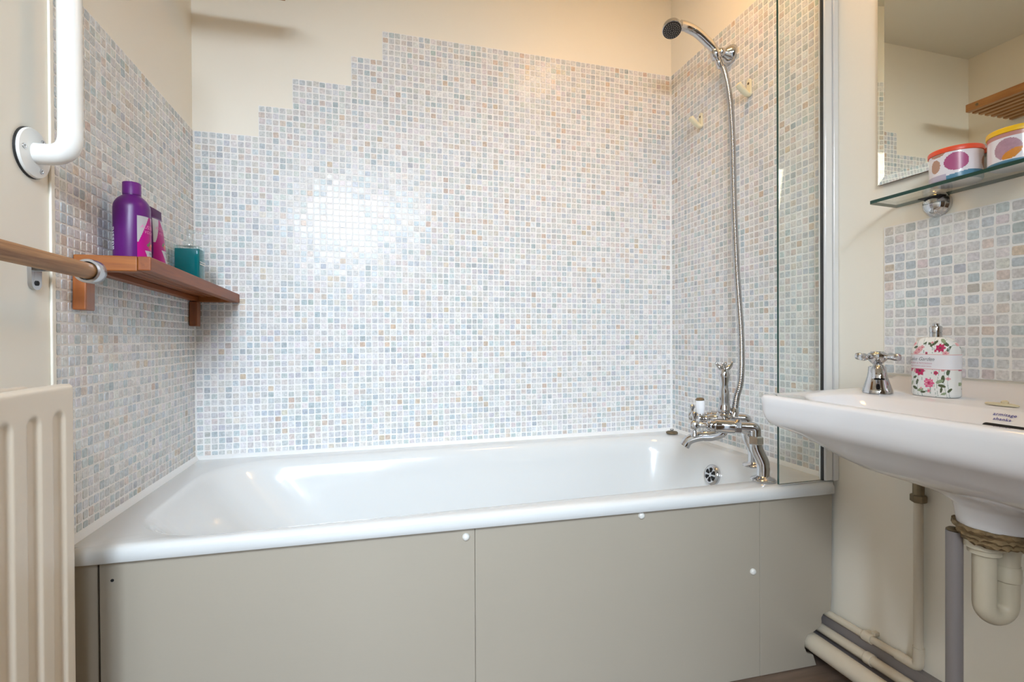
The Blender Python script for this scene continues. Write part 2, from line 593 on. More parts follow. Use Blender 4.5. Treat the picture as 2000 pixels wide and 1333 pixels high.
ZB = 0.482
steps = [0.0035] + [n_ * PX + 0.0055 for n_ in (9, 14, 23, 28)] + [W - 0.002]
tops = [1.502, 1.602, 1.702, 1.802, 1.902]
mosaic(wall_back, [(steps[i], steps[i + 1], ZB, tops[i]) for i in range(5)], lambda u, z, o: (u, -o, z), PX, PZ, u0=0.0055)
mosaic(wall_left, [(0.006, 0.687, ZB, 1.502)], lambda u, z, o: (o, -u, z), 0.0202, PZ, u0=0.006)
mosaic(wall_right, [(0.006, 0.700, ZB, 1.902)], lambda u, z, o: (W - o, -u, z), 0.0202, PZ, u0=0.006)
mosaic(wall_right, [(0.861, 1.56, 0.765, 1.105)], lambda u, z, o: (W - o, -u, z), 0.0238, 0.0212, name='mosaic_splashback', u0=0.861, v0=0.765)

# white sealant and trims
mb = MB()
mb.prism([(0, 0.470), (-0.013, 0.470), (-0.013, 0.4765), (-0.006, 0.486), (0, 0.490)], 0, 0.0, W)
struct(mb.build('trim_1', 'sealant', smooth=30))
mb = MB()
mb.prism([(0, 0.470), (0.015, 0.470), (0.015, 0.4765), (0.007, 0.486), (0, 0.490)], 1, -0.690, -0.006)
struct(mb.build('trim_2', 'sealant', smooth=30))
mb = MB()
mb.prism([(W, 0.470), (W - 0.013, 0.470), (W - 0.013, 0.4765), (W - 0.006, 0.486), (W, 0.490)], 1, -0.700, -0.006)
struct(mb.build('trim_3', 'sealant', smooth=30))
struct(MB().box((0.0, -0.698, 0.47), (0.0042, -0.6868, 1.80)).build('trim_4', 'cream', smooth=0, bevel=0.0015))
mb = MB()
mb.prism([(0, 0), (0.0062, 0), (0.0062, -0.004), (0.004, -0.0062), (0, -0.0062)], 2, ZB, 1.50)
struct(mb.build('trim_5', 'sealant', smooth=30))
mb = MB()
mb.prism([(W, 0), (W - 0.006, 0), (W - 0.0055, -0.004), (W - 0.004, -0.0055), (W, -0.006)], 2, ZB, 1.90)
struct(mb.build('trim_6', 'sealant', smooth=30))


# ------------------------------------------------------------------ ring helper for bath and basin
def rounded_poly(pts, radii, n=7):
    out = []
    N = len(pts)
    for i in range(N):
        p = Vector(pts[i])
        a = (Vector(pts[i - 1]) - p)
        b = (Vector(pts[(i + 1) % N]) - p)
        r = radii[i]
        if r <= 0:
            out.append(p)
            continue
        a.normalize()
        b.normalize()
        half = math.acos(max(-1, min(1, a.dot(b)))) / 2
        d = r / math.tan(half)
        c = p + (a + b).normalized() * (r / math.sin(half))
        s, e = p + a * d, p + b * d
        v0, v1 = s - c, e - c
        ang = math.atan2(v0.x * v1.y - v0.y * v1.x, v0.dot(v1))
        for k in range(n + 1):
            t = ang * k / n
            out.append(c + Vector((v0.x * math.cos(t) - v0.y * math.sin(t), v0.x * math.sin(t) + v0.y * math.cos(t))))
    return out


def ray_ring(poly, c, thetas):
    """points where rays from c leave the closed polygon"""
    P = np.array([(p[0], p[1]) for p in poly])
    Q = np.roll(P, -1, 0)
    c = np.array(c)
    E = Q - P
    out = []
    for t in thetas:
        d = np.array([math.cos(t), math.sin(t)])
        den = d[0] * E[:, 1] - d[1] * E[:, 0]
        den = np.where(abs(den) < 1e-12, 1e-12, den)
        w = P - c
        s = (w[:, 0] * E[:, 1] - w[:, 1] * E[:, 0]) / den
        k = (w[:, 0] * d[1] - w[:, 1] * d[0]) / den
        ok = (s > 1e-9) & (k >= -1e-9) & (k <= 1 + 1e-9)
        sm = s[ok].max() if ok.any() else 0.01
        out.append(c + d * sm)
    return out


def angles_for(poly, c, extra=160):
    a = [math.atan2(p[1] - c[1], p[0] - c[0]) % (2 * PI) for p in poly]
    a += [2 * PI * k / extra for k in range(extra)]
    a = sorted(a)
    out = [a[0]]
    for t in a[1:]:
        if t - out[-1] > 0.008:
            out.append(t)
    return out


# ------------------------------------------------------------------ bathtub
YL, YR = -0.690, -0.747                # front edge of the rim at its left and right end


def front_y(x):
    return YL + (YR - YL) * x / W


def tub_outline(d):
    x0, x1 = 0.012 if d > 0 else 0.004, W - 0.004
    return [(x0, -0.004), (x0, front_y(x0) + d), (x1, front_y(x1) + d), (x1, -0.004)]


def tub_open(xl, xr, yb, yf, rl, rr, skew=0.0):
    return rounded_poly([(xl, yb), (xl, yf + skew), (xr, yf), (xr, yb)], [rl, rl, rr, rr], 10)


tub_c = (0.87, -0.365)
op = tub_open(0.075, 1.655, -0.062, -0.668, 0.17, 0.17)
TH = angles_for(op + [Vector(p) for p in tub_outline(0)], tub_c, 200)
rings = []


def tr(poly, z):
    rings.append([(p[0], p[1], z) for p in ray_ring(poly, tub_c, TH)])


tr(tub_outline(0.016), 0.4460)
tr(tub_outline(0.003), 0.4450)
tr(tub_outline(0.0), 0.4475)
tr(tub_outline(0.0), 0.4640)
tr(tub_outline(0.002), 0.4705)
tr(tub_outline(0.007), 0.4748)
tr(tub_outline(0.015), 0.4762)
tr(tub_open(0.070, 1.660, -0.057, -0.673, 0.17, 0.17), 0.4745)
tr(tub_open(0.076, 1.654, -0.063, -0.667, 0.168, 0.168), 0.4720)
tr(tub_open(0.086, 1.646, -0.072, -0.657, 0.166, 0.166), 0.4640)
tr(tub_open(0.098, 1.638, -0.080, -0.649, 0.164, 0.164), 0.4500)
tr(tub_open(0.130, 1.626, -0.090, -0.640, 0.162, 0.16), 0.410)
tr(tub_open(0.230, 1.600, -0.108, -0.622, 0.16, 0.15), 0.300)
tr(tub_open(0.340, 1.570, -0.128, -0.602, 0.16, 0.14), 0.190)
tr(tub_open(0.400, 1.545, -0.150, -0.580, 0.15, 0.13), 0.140)
tr(tub_open(0.460, 1.500, -0.190, -0.540, 0.12, 0.11), 0.112)
tr(tub_open(0.560, 1.420, -0.250, -0.480, 0.08, 0.08), 0.102)
tub_root = thing('bathtub', 'white enamelled bathtub built in between the mosaic walls', 'bathtub', (0, 0, 0))
mb = MB().loft(rings, cap0=False, cap1=True)
mb.build('tub_body', 'enamel', tub_root, smooth=60)
ov = MB()
oc = Vector((1.6195, -0.352, 0.394))
oax = Vector((-1, 0, 0.20)).normalized()
ov.lathe([(0.0335, -0.003), (0.0345, 0.004), (0.033, 0.008), (0.027, 0.0125), (0.0255, 0.0115), (0.001, 0.0105)], oc, oax, 40)
cover = ov.build('overflow_cover', 'chrome', tub_root)
ov = MB()
e1 = Vector((0, 1, 0))
e2 = oax.cross(e1)
for k in range(6):
    t = PI / 6 + k * PI / 3
    ring_ = []
    for (rr, aa) in ((0.0075, -0.30), (0.0215, -0.34), (0.0235, 0), (0.0215, 0.34), (0.0075, 0.30)):
        ring_.append(oc + oax * 0.0122 + (e1 * math.cos(t + aa) + e2 * math.sin(t + aa)) * rr)
    ov.add(ring_, [tuple(range(5))])
ov.build('overflow_slots', 'dark', cover, smooth=0)

# bath plug in the far right corner of the rim
bp_ = thing('bath_plug', 'small tarnished metal plug lying on the back right corner of the bath rim', 'plug', (1.652, -0.070, 0.4765))
MB().lathe([(0.017, 0), (0.0215, 0.002), (0.0225, 0.006), (0.019, 0.0095), (0.008, 0.011), (0.001, 0.0112)]).build('plug_disc', 'old_brass', bp_)
MB().lathe([(0.005, 0.009), (0.005, 0.013), (0.0075, 0.0155), (0.006, 0.019), (0.001, 0.020)]).build('knob', 'brushed', bp_)

# ------------------------------------------------------------------ bath panels
PY = 0.016


def panel(name, label, poly, caps, hole=None, cut=False):
    """poly in (x, z); the panel's front follows the skewed bath front"""
    root = thing(name, label, 'bath panel', (0, 0, 0), group='painted bath panels')
    n = len(poly)
    V = [(x, front_y(x) + PY, z) for x, z in poly] + [(x, front_y(x) + PY + 0.009, z) for x, z in poly]
    F = [tuple(range(n - 1, -1, -1)), tuple(range(n, 2 * n))] + [(i, (i + 1) % n, (i + 1) % n + n, i + n) for i in range(n)]
    b = MB().add(V, F).build('panel_board', 'panel', root, smooth=0, bevel=0.0012)
    for (x, z) in caps:
        MB().lathe([(0.0078, -0.001), (0.0080, 0.002), (0.0068, 0.0048), (0.004, 0.0066), (0.0005, 0.0072)],
                   (x, front_y(x) + PY, z), (0, -1, 0), 24).build('screw_cap', 'cap_plastic', root)
    if hole:
        x, z = hole
        MB().lathe([(0.0028, 0), (0.0028, 0.0006)], (x, front_y(x) + PY, z), (0, -1, 0), 14).build('screw_hole', 'dark', root)
    return root


g = 0.0013
PT = 0.4442
panel('bath_boarding', 'narrow painted bath panel strip beside the radiator', [(0.004, 0.001), (0.0575 - 0.001, 0.001), (0.0575 - g, PT), (0.004, PT)], [])
panel('bath_boarding', 'wide painted bath panel with a small empty hole and one cap at its top right',
      [(0.0600, 0.001), (0.7512, 0.001), (0.7512, PT), (0.0590, PT)], [(0.732, 0.4245)], (0.0795, 0.4090))
panel('bath_boarding', 'painted bath panel with two screw caps below the spout', [(0.7518, 0.001), (1.4696, 0.001), (1.4696, PT), (0.7518, PT)],
      [(1.145, 0.4335), (1.4485, 0.2665)])
panel('bath_boarding', 'end bath panel with a ragged cut-out for the floor pipes',
      [(1.4704, 0.001), (1.640, 0.001), (1.630, 0.030), (1.611, 0.037), (1.604, 0.052), (1.604, 0.070), (1.613, 0.083), (1.630, 0.088), (1.641, 0.094),
       (1.653, 0.100), (1.657, 0.110), (1.656, 0.122), (1.662, 0.131), (1.676, 0.135), (1.686, 0.140), (1.688, 0.17), (1.690, PT), (1.4704, PT)], [])

# ------------------------------------------------------------------ bath mixer tap
u_ = Vector((-0.835, 0.55, 0)).normalized()
v_ = Vector((0.55, 0.835, 0)).normalized()
Zv = Vector((0, 0, 1))
DECK = 0.4765
Ft = Vector((1.519, -0.681, DECK))
Rt = Vector((1.602, -0.555, DECK))
mix = thing('bath_mixer_tap', 'chrome bath shower mixer on two crooked legs at the bath corner', 'tap', (0, 0, 0))
AX = 0.137                              # height of the valve axis above the rim
off = u_ * 0.018


def pillar(base):
    lg = MB()
    lg.lathe([(0.030, 0), (0.031, 0.003), (0.029, 0.006), (0.020, 0.009), (0.0155, 0.013)], base, (0, 0, 1), 36)
    b = Vector(base)
    lg.tube(spline([b + Zv * 0.010, b + Zv * 0.040, b + Zv * 0.056 + off * 0.25, b + Zv * 0.082 + off * 0.85, b + Zv * 0.100 + off], 8), 0.0158, 20)
    o = lg.build('leg', 'chrome', mix)
    nb = MB()
    p = b + off + Zv * 0.094
    nb.lathe([(0.0180, 0), (0.0195, 0.002), (0.0195, 0.018), (0.0175, 0.021)], p, (0, 0, 1), 6)
    nb.build('union_nut', 'chrome', o, smooth=20)
    el = MB()
    t = b + off + Zv * AX
    el.tube([b + off + Zv * 0.112] + bez(b + off + Zv * (AX - 0.014), b + off + Zv * (AX - 0.001), t + u_ * 0.001, t + u_ * 0.014, 8) + [t + u_ * 0.040], 0.0138, 20)
    el.build('elbow', 'chrome', mix)
    return t


def valve(t):
    """t: the elbow's centre; the valve runs from it along u_ towards the tub"""
    vb = MB()
    vb.lathe([(0.0165, 0.034), (0.0185, 0.036), (0.0185, 0.048), (0.0165, 0.050)], t, u_, 8)
    vb.lathe([(0.0165, 0.049), (0.0185, 0.051), (0.0190, 0.075), (0.0185, 0.092), (0.0195, 0.094), (0.0195, 0.098), (0.0165, 0.099)], t, u_, 32)
    vb.build('valve_body', 'chrome', mix)
    bn = MB()
    bn.lathe([(0.0145, 0.099), (0.0155, 0.101), (0.0155, 0.109), (0.012, 0.112), (0.0125, 0.116), (0.0085, 0.119), (0.0070, 0.124), (0.0070, 0.137),
              (0.0090, 0.139), (0.0115, 0.144), (0.0125, 0.150), (0.0125, 0.156), (0.010, 0.160), (0.001, 0.161)], t, u_, 28)
    bo = bn.build('bonnet', 'chrome', mix)
    hd = MB()
    hc = t + u_ * 0.150
    for k in range(4):
        d = (Zv * math.cos(k * PI / 2 + 0.12) + v_ * math.sin(k * PI / 2 + 0.12))
        hd.lathe([(0.0058, 0.006), (0.0045, 0.014), (0.0050, 0.020), (0.0085, 0.027), (0.0088, 0.031), (0.006, 0.0345), (0.001, 0.0355)], hc, d, 20)
    hd.build('cross_handle', 'chrome', mix)


tF, tR = pillar(Ft), pillar(Rt)
valve(tF)
valve(tR)
mid = (tF + tR) / 2 + u_ * 0.072
cb = MB()
L = (tR - tF).length / 2
cb.lathe([(0.0145, -L), (0.0150, -0.030), (0.0195, -0.024), (0.0205, 0), (0.0195, 0.024), (0.0150, 0.030), (0.0145, L)], mid, v_, 28)
cb.build('centre_body', 'chrome', mix)
sp = MB()
s0 = mid - Zv * 0.012 - v_ * 0.010
spts = spline([s0 + Zv * 0.004, s0 - Zv * 0.016 + u_ * 0.006, s0 - Zv * 0.027 + u_ * 0.030, s0 - Zv * 0.031 + u_ * 0.062, s0 - Zv * 0.043 + u_ * 0.090, s0 - Zv * 0.060 + u_ * 0.102], 8)
rr = [0.0175 - 0.0040 * min(1, i / 30) for i in range(len(spts))]
rr[-6:] = [0.0136, 0.0137, 0.0139, 0.0142, 0.0145, 0.0145]
sp.tube(spts, rr, 22)
spo = sp.build('spout', 'chrome', mix)
MB().tube([spts[-1] - (spts[-1] - spts[-2]).normalized() * 0.001, spts[-1] + (spts[-1] - spts[-2]).normalized() * 0.0008], 0.0105, 20).build('spout_mouth', 'dark', spo)
# riser with the handset cradle
rs = MB()
rb = mid + Zv * 0.010 - u_ * 0.004
rs.lathe([(0.020, 0.0), (0.0225, 0.006), (0.0205, 0.011), (0.0165, 0.014), (0.0190, 0.018), (0.0180, 0.026), (0.0150, 0.036), (0.0138, 0.046), (0.0142, 0.058),
          (0.0132, 0.074), (0.0108, 0.086), (0.0112, 0.096), (0.0145, 0.112), (0.0155, 0.122), (0.0120, 0.131), (0.0095, 0.138)], rb, (0, 0.0, 1), 28)
rs.build('riser', 'chrome', mix)
fk = MB()
ft = rb + Zv * 0.134
sd = Vector((0.96, -0.27, 0))
for s in (-1, 1):
    for w in (-1, 1):
        fk.tube(spline([ft, ft + sd * s * 0.004 + Zv * 0.005 + u_ * w * 0.004, ft + sd * s * 0.0095 + Zv * 0.013 + u_ * w * 0.008, ft + sd * s * 0.0145 + Zv * 0.023 + u_ * w * 0.008], 5),
                [0.0068] * 8 + [0.0062, 0.0056, 0.005, 0.0046, 0.0042, 0.0038, 0.0034, 0.002], 12)
fk.build('handset_cradle', 'chrome', mix)
# diverter lever
dl = MB()
dp = mid + u_ * 0.010
dl.lathe([(0.013, 0.006), (0.013, 0.026), (0.0105, 0.029), (0.0105, 0.040), (0.013, 0.043), (0.013, 0.052), (0.008, 0.056)], dp + Zv * 0.006, u_, 24)
dl.lathe([(0.0065, 0.0), (0.0065, 0.012)], dp + u_ * 0.048 + Zv * 0.010, (0, 0, 1), 16)
dv = dl.build('diverter', 'chrome', mix)
lv = MB()
lb = dp + u_ * 0.048 + Zv * 0.020
lv.lathe([(0.0085, 0), (0.0105, 0.003), (0.0125, 0.016), (0.0128, 0.030), (0.0118, 0.038)], lb, (-0.06, 0.0, 1), 28)
lv.build('lever', 'porcelain', dv)
MB().lathe([(0.0118, 0.0375), (0.0120, 0.041), (0.0085, 0.0445), (0.001, 0.0455)], lb, (-0.06, 0, 1), 24).build('lever_cap', 'old_brass', dv)

# ------------------------------------------------------------------ shower handset, hose and wall bracket
brk = thing('shower_bracket', 'chrome bell-shaped wall bracket gripping the handset', 'bracket', (W, -0.352, 1.794))
bb = MB()
bb.lathe([(0.030, 0.004), (0.0305, 0.008), (0.029, 0.013), (0.024, 0.022), (0.016, 0.030), (0.0125, 0.036)], (0, 0, 0), (-1, 0, 0), 36)
bb.build('wall_plate', 'chrome', brk)
bb = MB()
bb.lathe([(0.010, 0.030), (0.0125, 0.034), (0.014, 0.041), (0.0125, 0.048), (0.009, 0.052)], (0, 0, 0), (-1, 0.0, 0.05), 28)
hdir = Vector((-0.42, 0.0, 0.90)).normalized()     # axis of the handset where it sits in the holder
HP = Vector((-0.056, 0.012, 0.000))
bb.lathe([(0.0155, -0.016), (0.0175, -0.013), (0.0178, 0.010), (0.0160, 0.013)], HP, hdir, 28)
bb.build('holder', 'chrome', brk)

hs = thing('shower_handset', 'chrome shower handset on a ribbed metal hose held by the wall bracket', 'shower', (0, 0, 0))
hp = Vector((W, -0.352, 1.794)) + HP
hpts = spline([hp - hdir * 0.022, hp, hp + hdir * 0.020, Vector((1.612, -0.337, 1.833)), Vector((1.576, -0.333, 1.860)), Vector((1.540, -0.331, 1.873)), Vector((1.515, -0.331, 1.875))], 8)
rr = [0.0105, 0.0108, 0.0112, 0.0116, 0.0120, 0.0123, 0.0126, 0.0128] + [0.0132 + 0.0022 * min(1, i / 30) for i in range(len(hpts) - 8)]
MB().tube(hpts, rr, 24).build('handle', 'chrome', hs)
hn = Vector((-0.22, -0.40, -0.89)).normalized()     # the way the nozzle plate looks
hc = Vector((1.4845, -0.331, 1.8555))
hh = MB()
hh.lathe([(0.001, 0.030), (0.014, 0.0285), (0.024, 0.023), (0.0300, 0.013), (0.0312, 0.003), (0.0305, -0.002), (0.0285, -0.003)], hc, -hn, 40)
head = hh.build('shower_head', 'chrome', hs)
MB().lathe([(0.0288, 0.0015), (0.0288, 0.0045), (0.026, 0.0058), (0.001, 0.0062)], hc, hn, 40).build('nozzle_plate', 'shower_black', head)
nz = MB()
e1 = hn.orthogonal().normalized()
e2 = hn.cross(e1)
for (R_, n_) in ((0.006, 6), (0.012, 12), (0.018, 18), (0.0235, 22)):
    for k in range(n_):
        t = 2 * PI * k / n_
        nz.lathe([(0.0015, 0.0055), (0.0011, 0.0078)], hc + (e1 * math.cos(t) + e2 * math.sin(t)) * R_, hn, 6)
nz.build('nozzles', 'nozzle_grey', head)
hb = hp - hdir * 0.022
hose_top = hb - hdir * 0.020
hose_end = mid + Zv * 0.026 - u_ * 0.030
ctrl = [hose_top, Vector((1.668, -0.350, 1.740)), Vector((1.660, -0.385, 1.640)), Vector((1.655, -0.405, 1.50)), Vector((1.640, -0.430, 1.27)), Vector((1.617, -0.470, 1.044)),
        Vector((1.580, -0.530, 0.855)), Vector((1.538, -0.578, 0.735)), hose_end + Vector((0.014, 0.007, 0.045)), hose_end]
hpath = spline(ctrl, 70)
# even spacing, ribs as radius changes
dist = [0.0]
for a, b in zip(hpath, hpath[1:]):
    dist.append(dist[-1] + (b - a).length)
tot = dist[-1]
nrib = int(tot / 0.0052)
pts, rads = [], []
j = 0
for k in range(nrib * 4):
    d = tot * k / (nrib * 4 - 1)
    while j < len(dist) - 2 and dist[j + 1] < d:
        j += 1
    t = (d - dist[j]) / max(1e-9, dist[j + 1] - dist[j])
    pts.append(hpath[j].lerp(hpath[j + 1], min(1, max(0, t))))
    rads.append((0.0079, 0.0093, 0.0095, 0.0087)[k % 4])
hose = MB().tube(pts, rads, 14).build('shower_hose', 'brushed', hs, smooth=60)
MB().lathe([(0.0080, -0.026), (0.0105, -0.022), (0.0112, -0.004), (0.0100, 0.002)], hb, hdir, 24).build('hose_nut', 'chrome', hose)
MB().lathe([(0.0115, -0.012), (0.012, 0.004), (0.0095, 0.012)], hose_end, (hpath[-8] - hpath[-1]).normalized(), 24).build('hose_nut', 'chrome', hose)

# ------------------------------------------------------------------ robe hooks
def hook(y, z, label):
    r = thing('robe_hook', label, 'hook', (W - 0.0045, y, z), group='cream hooks on the mosaic')
    pl = MB()
    prof = rounded_poly([(-0.010, -0.028), (0.010, -0.028), (0.0085, 0.028), (-0.0085, 0.028)], [0.009, 0.009, 0.0084, 0.0084], 6)
    pl.prism([(p[0], p[1]) for p in prof], 0, -0.007, 0.0)
    pl.build('back_plate', 'cream_plastic', r, bevel=0.002)
    ar = MB()
    ar.tube(spline([(-0.003, 0, -0.021), (-0.012, 0, -0.021), (-0.026, 0, -0.012), (-0.040, 0, 0.000), (-0.046, 0, 0.006), (-0.0485, 0, 0.0085)], 6),
            [0.0078] * 6 + [0.0088] * 6 + [0.0095] * 6 + [0.0100] * 6 + [0.0098, 0.0092, 0.0082, 0.0068, 0.005, 0.003, 0.0008], 20)
    ar.build('peg', 'cream_plastic', r)
    MB().lathe([(0.0040, 0.0066), (0.0038, 0.0082), (0.0022, 0.0084)], (0, 0, 0.013), (-1, 0, 0), 16).build('screw', 'old_brass', r)
    return r


hook(-0.438, 1.640, 'cream plastic hook on the right mosaic wall, the one nearer the glass screen')
hook(-0.197, 1.640, 'cream plastic hook on the right mosaic wall, the one nearer the corner')

# ------------------------------------------------------------------ shower screen
scr = thing('shower_screen', 'narrow clear glass shower screen fixed upright above the bath end', 'shower screen', (0, 0, 0))
SY = -0.729
gl = MB()
gx0, gx1, gz0, gz1 = 1.5205, 1.664, 0.4795, 1.90
gl.box((gx0, SY - 0.003, gz0), (gx1, SY + 0.003, gz1), [1, 1, 0, 1, 0, 1])
gl.build('glass_pane', ['pane', 'pane_edge'], scr, smooth=0)
pr_ = MB()
pr_.prism([(1.660, SY - 0.010), (1.684, SY - 0.010), (1.684, SY + 0.012), (1.660, SY + 0.012)], 2, 0.478, 1.905)
pr_.build('clamp_profile', 'alu', scr, bevel=0.003)
pr_ = MB()
pr_.prism([(1.6845, SY - 0.0135), (1.6998, SY - 0.0135), (1.6998, SY + 0.014), (1.6845, SY + 0.014)], 2, 0.478, 1.905)
pr_.build('wall_channel', 'alu', scr, bevel=0.002)
MB().box((1.6582, SY - 0.0040, 0.479), (1.6602, SY + 0.0040, 1.90)).build('gasket', 'black', scr, smooth=0)

# ------------------------------------------------------------------ mirror
mir = thing('mirror', 'large frameless mirror on the right wall above the glass shelf', 'mirror', (1.694, -1.15, 1.2))
mx_, my0, my1, mz0, mz1 = -0.008, -0.30, 0.2965, 0.0045, 0.72
bv = 0.017
mb = MB()
V = [(0, my0, mz0), (0, my1, mz0), (0, my1, mz1), (0, my0, mz1),
     (mx_ + 0.002, my0, mz0), (mx_ + 0.002, my1, mz0), (mx_ + 0.002, my1, mz1), (mx_ + 0.002, my0, mz1),
     (mx_, my0 + bv, mz0 + bv), (mx_, my1 - bv, mz0 + bv), (mx_, my1 - bv, mz1 - bv), (mx_, my0 + bv, mz1 - bv)]
F = [(0, 3, 2, 1), (8, 9, 10, 11), (4, 5, 9, 8), (5, 6, 10, 9), (6, 7, 11, 10), (7, 4, 8, 11), (0, 1, 5, 4), (1, 2, 6, 5), (2, 3, 7, 6), (3, 0, 4, 7)]
mb.add(V, F, [1, 0, 0, 0, 0, 0, 1, 1, 1, 1])
mb.build('mirror_glass', ['mirror', 'mirror_edge'], mir, smooth=0)
for y in (-0.22, 0.22):
    MB().box((0.0002, y - 0.02, 0.05), (0.0055, y + 0.02, 0.65)).build('backing_strip', 'mirror_edge', mir, smooth=0)

# ------------------------------------------------------------------ glass shelf with brackets
SZ = 1.1475
gs = thing('glass_shelf', 'clear glass shelf with green edges below the mirror', 'shelf', (0, 0, SZ))
gp = MB()
pl = rounded_poly([(1.697, -0.889), (1.607, -0.896), (1.607, -1.44), (1.697, -1.44)], [0.001, 0.006, 0.006, 0.001], 4)
n = len(pl)
gp.prism([(p[0], p[1]) for p in pl], 2, -0.0035, 0.0035, [0, 0] + [1] * n)
gp.build('glass_pane', ['pane', 'pane_edge'], gs, smooth=0)
for y in (-0.975, -1.36):
    c = MB()
    c.lathe([(0.0265, 0.0005), (0.027, 0.004), (0.0258, 0.008), (0.0245, 0.0095), (0.0225, 0.016), (0.018, 0.022), (0.011, 0.026), (0.001, 0.0275)], (W, y, -0.0185), (-1, 0, 0), 40)
    bo = c.build('bracket', 'chrome', gs)
    MB().box((1.671, y - 0.0215, -0.0052), (1.689, y + 0.0215, -0.0036)).build('rubber_pad', 'black', bo, smooth=0)


# ------------------------------------------------------------------ printed tins on the glass shelf
def tin(loc, label, lid_mat, fn, mats, rot):
    r = thing('storage_tin', label, 'tin', loc, (0, 0, rot), group='patterned tins on the glass shelf')
    R_, H = 0.0405, 0.060
    nu, nv = 200, 40
    prof = [(R_ - 0.003, 0.0), (R_ - 0.0008, 0.0012)] + [(R_, 0.003 + (H - 0.006) * k / nv) for k in range(nv + 1)] + [(R_ - 0.001, H - 0.001)]
    V, F, I = [], [], []
    for (rad, z) in prof:
        V += [(rad * math.cos(2 * PI * k / nu), rad * math.sin(2 * PI * k / nu), z) for k in range(nu)]
    for i in range(len(prof) - 1):
        z = (prof[i][1] + prof[i + 1][1]) / 2
        for k in range(nu):
            F.append((i * nu + k, i * nu + (k + 1) % nu, (i + 1) * nu + (k + 1) % nu, (i + 1) * nu + k))
            a = (k + 0.5) / nu * 2 * PI
            a = (a + PI) % (2 * PI) - PI
            I.append(fn(a * R_ * 1000, z * 1000))
    F.append(tuple(range(nu - 1, -1, -1)))
    I.append(0)
    F.append(tuple(range((len(prof) - 1) * nu, len(prof) * nu)))
    I.append(0)
    MB().add(V, F, I).build('tin_body', mats, r, smooth=50)
    MB().lathe([(R_ + 0.0006, H - 0.0065), (R_ + 0.0016, H - 0.006), (R_ + 0.0018, H + 0.001), (R_ + 0.0006, H + 0.003), (R_ - 0.003, H + 0.0036), (0.001, H + 0.0036)], (0, 0, 0), (0, 0, 1), 64).build('lid', lid_mat, r)
    return r


def ell(s, z, cs, cz, a, b, tilt=0.0):
    c, q = math.cos(tilt), math.sin(tilt)
    x, y = s - cs, z - cz
    return ((x * c + y * q) / a) ** 2 + ((-x * q + y * c) / b) ** 2 < 1


def tin_a(s, z):
    # s in mm along the side, 0 faces the camera, positive is to the right
    if ell(s, z, 1, 33.5, 18.5, 17):
        return 1
    if ell(s, z, -33, 31, 9.5, 13) or ell(s, z, -30, 58, 16, 11):
        return 2
    if z < 15 and -14 < s < 60 and z < 8 + 0.20 * (s + 14):
        return 3
    if z < 13 and s < -14:
        return 4
    if ell(s, z, 60, 30, 14, 14):
        return 2
    return 0


def tin_b(s, z):
    if z > 46 and s < 45:
        return 5
    if ell(s, z, -14, 25, 19, 18.5):
        return 2 if (z < 25 and ell(s, z, 0, 14, 22, 11, 0.25)) else 1
    if ell(s, z, 30, 27, 15, 15):
        return 4
    if z < 6:
        return 3
    return 0


CAMXY = Vector((0.5508, -1.7363))


def face_cam(x, y, extra=0.0):
    return math.atan2(CAMXY.y - y, CAMXY.x - x) + extra


t1 = (1.6495, -1.0385)
tin(( *t1, SZ + 0.0035), 'small patterned tin with an orange-red lid and pink oval on the glass shelf', 'red_lid', tin_a,
    ['jar_white', 'jar_pink', 'jar_tan', 'jar_blue', 'jar_lilac', 'jar_rose'], face_cam(*t1))
t2 = (1.6495, -1.1365)
tin(( *t2, SZ + 0.0035), 'small patterned tin with a yellow lid and orange half circle on the glass shelf', 'yellow_lid', tin_b,
    ['jar_white', 'jar_mauve', 'jar_orange', 'jar_blue', 'jar_lilac', 'jar_rose'], face_cam(*t2))

# ------------------------------------------------------------------ wash basin
BC = (1.480, -1.205)
ZR = 0.733                              # rim height
bas = thing('wash_basin', 'white ceramic wash basin hung on the right wall, blue lettering at its overflow', 'basin', (0, 0, 0))


def basin_poly(inset=0.0, xw=W - 0.0015, r=0.032):
    i = inset
    return rounded_poly([(xw, -0.855 - i), (1.297 + i, -0.902 - i), (1.292 + i, -1.205), (1.297 + i, -1.508 + i), (xw, -1.555 + i)], [0.0, max(0.004, r - i * 0.5), 0.9, max(0.004, r - i * 0.5), 0.0], 8)


def ell_poly(cx, cy, a, b, e=2.0, n=120):
    out = []
    for k in range(n):
        t = 2 * PI * k / n
        c, s = math.cos(t), math.sin(t)
        out.append((min(W - 0.0015, cx + a * math.copysign(abs(c) ** (2 / e), c)), cy + b * math.copysign(abs(s) ** (2 / e), s)))
    return out


TB = angles_for(basin_poly(), BC, 170)
rings = []


def br(poly, z, up=0.0):
    R_ = []
    for p in ray_ring(poly, BC, TB):
        k = max(0.0, min(1.0, (p[0] - 1.655) / 0.035))
        R_.append((p[0], p[1], z + up * k * k * (3 - 2 * k)))
    rings.append(R_)


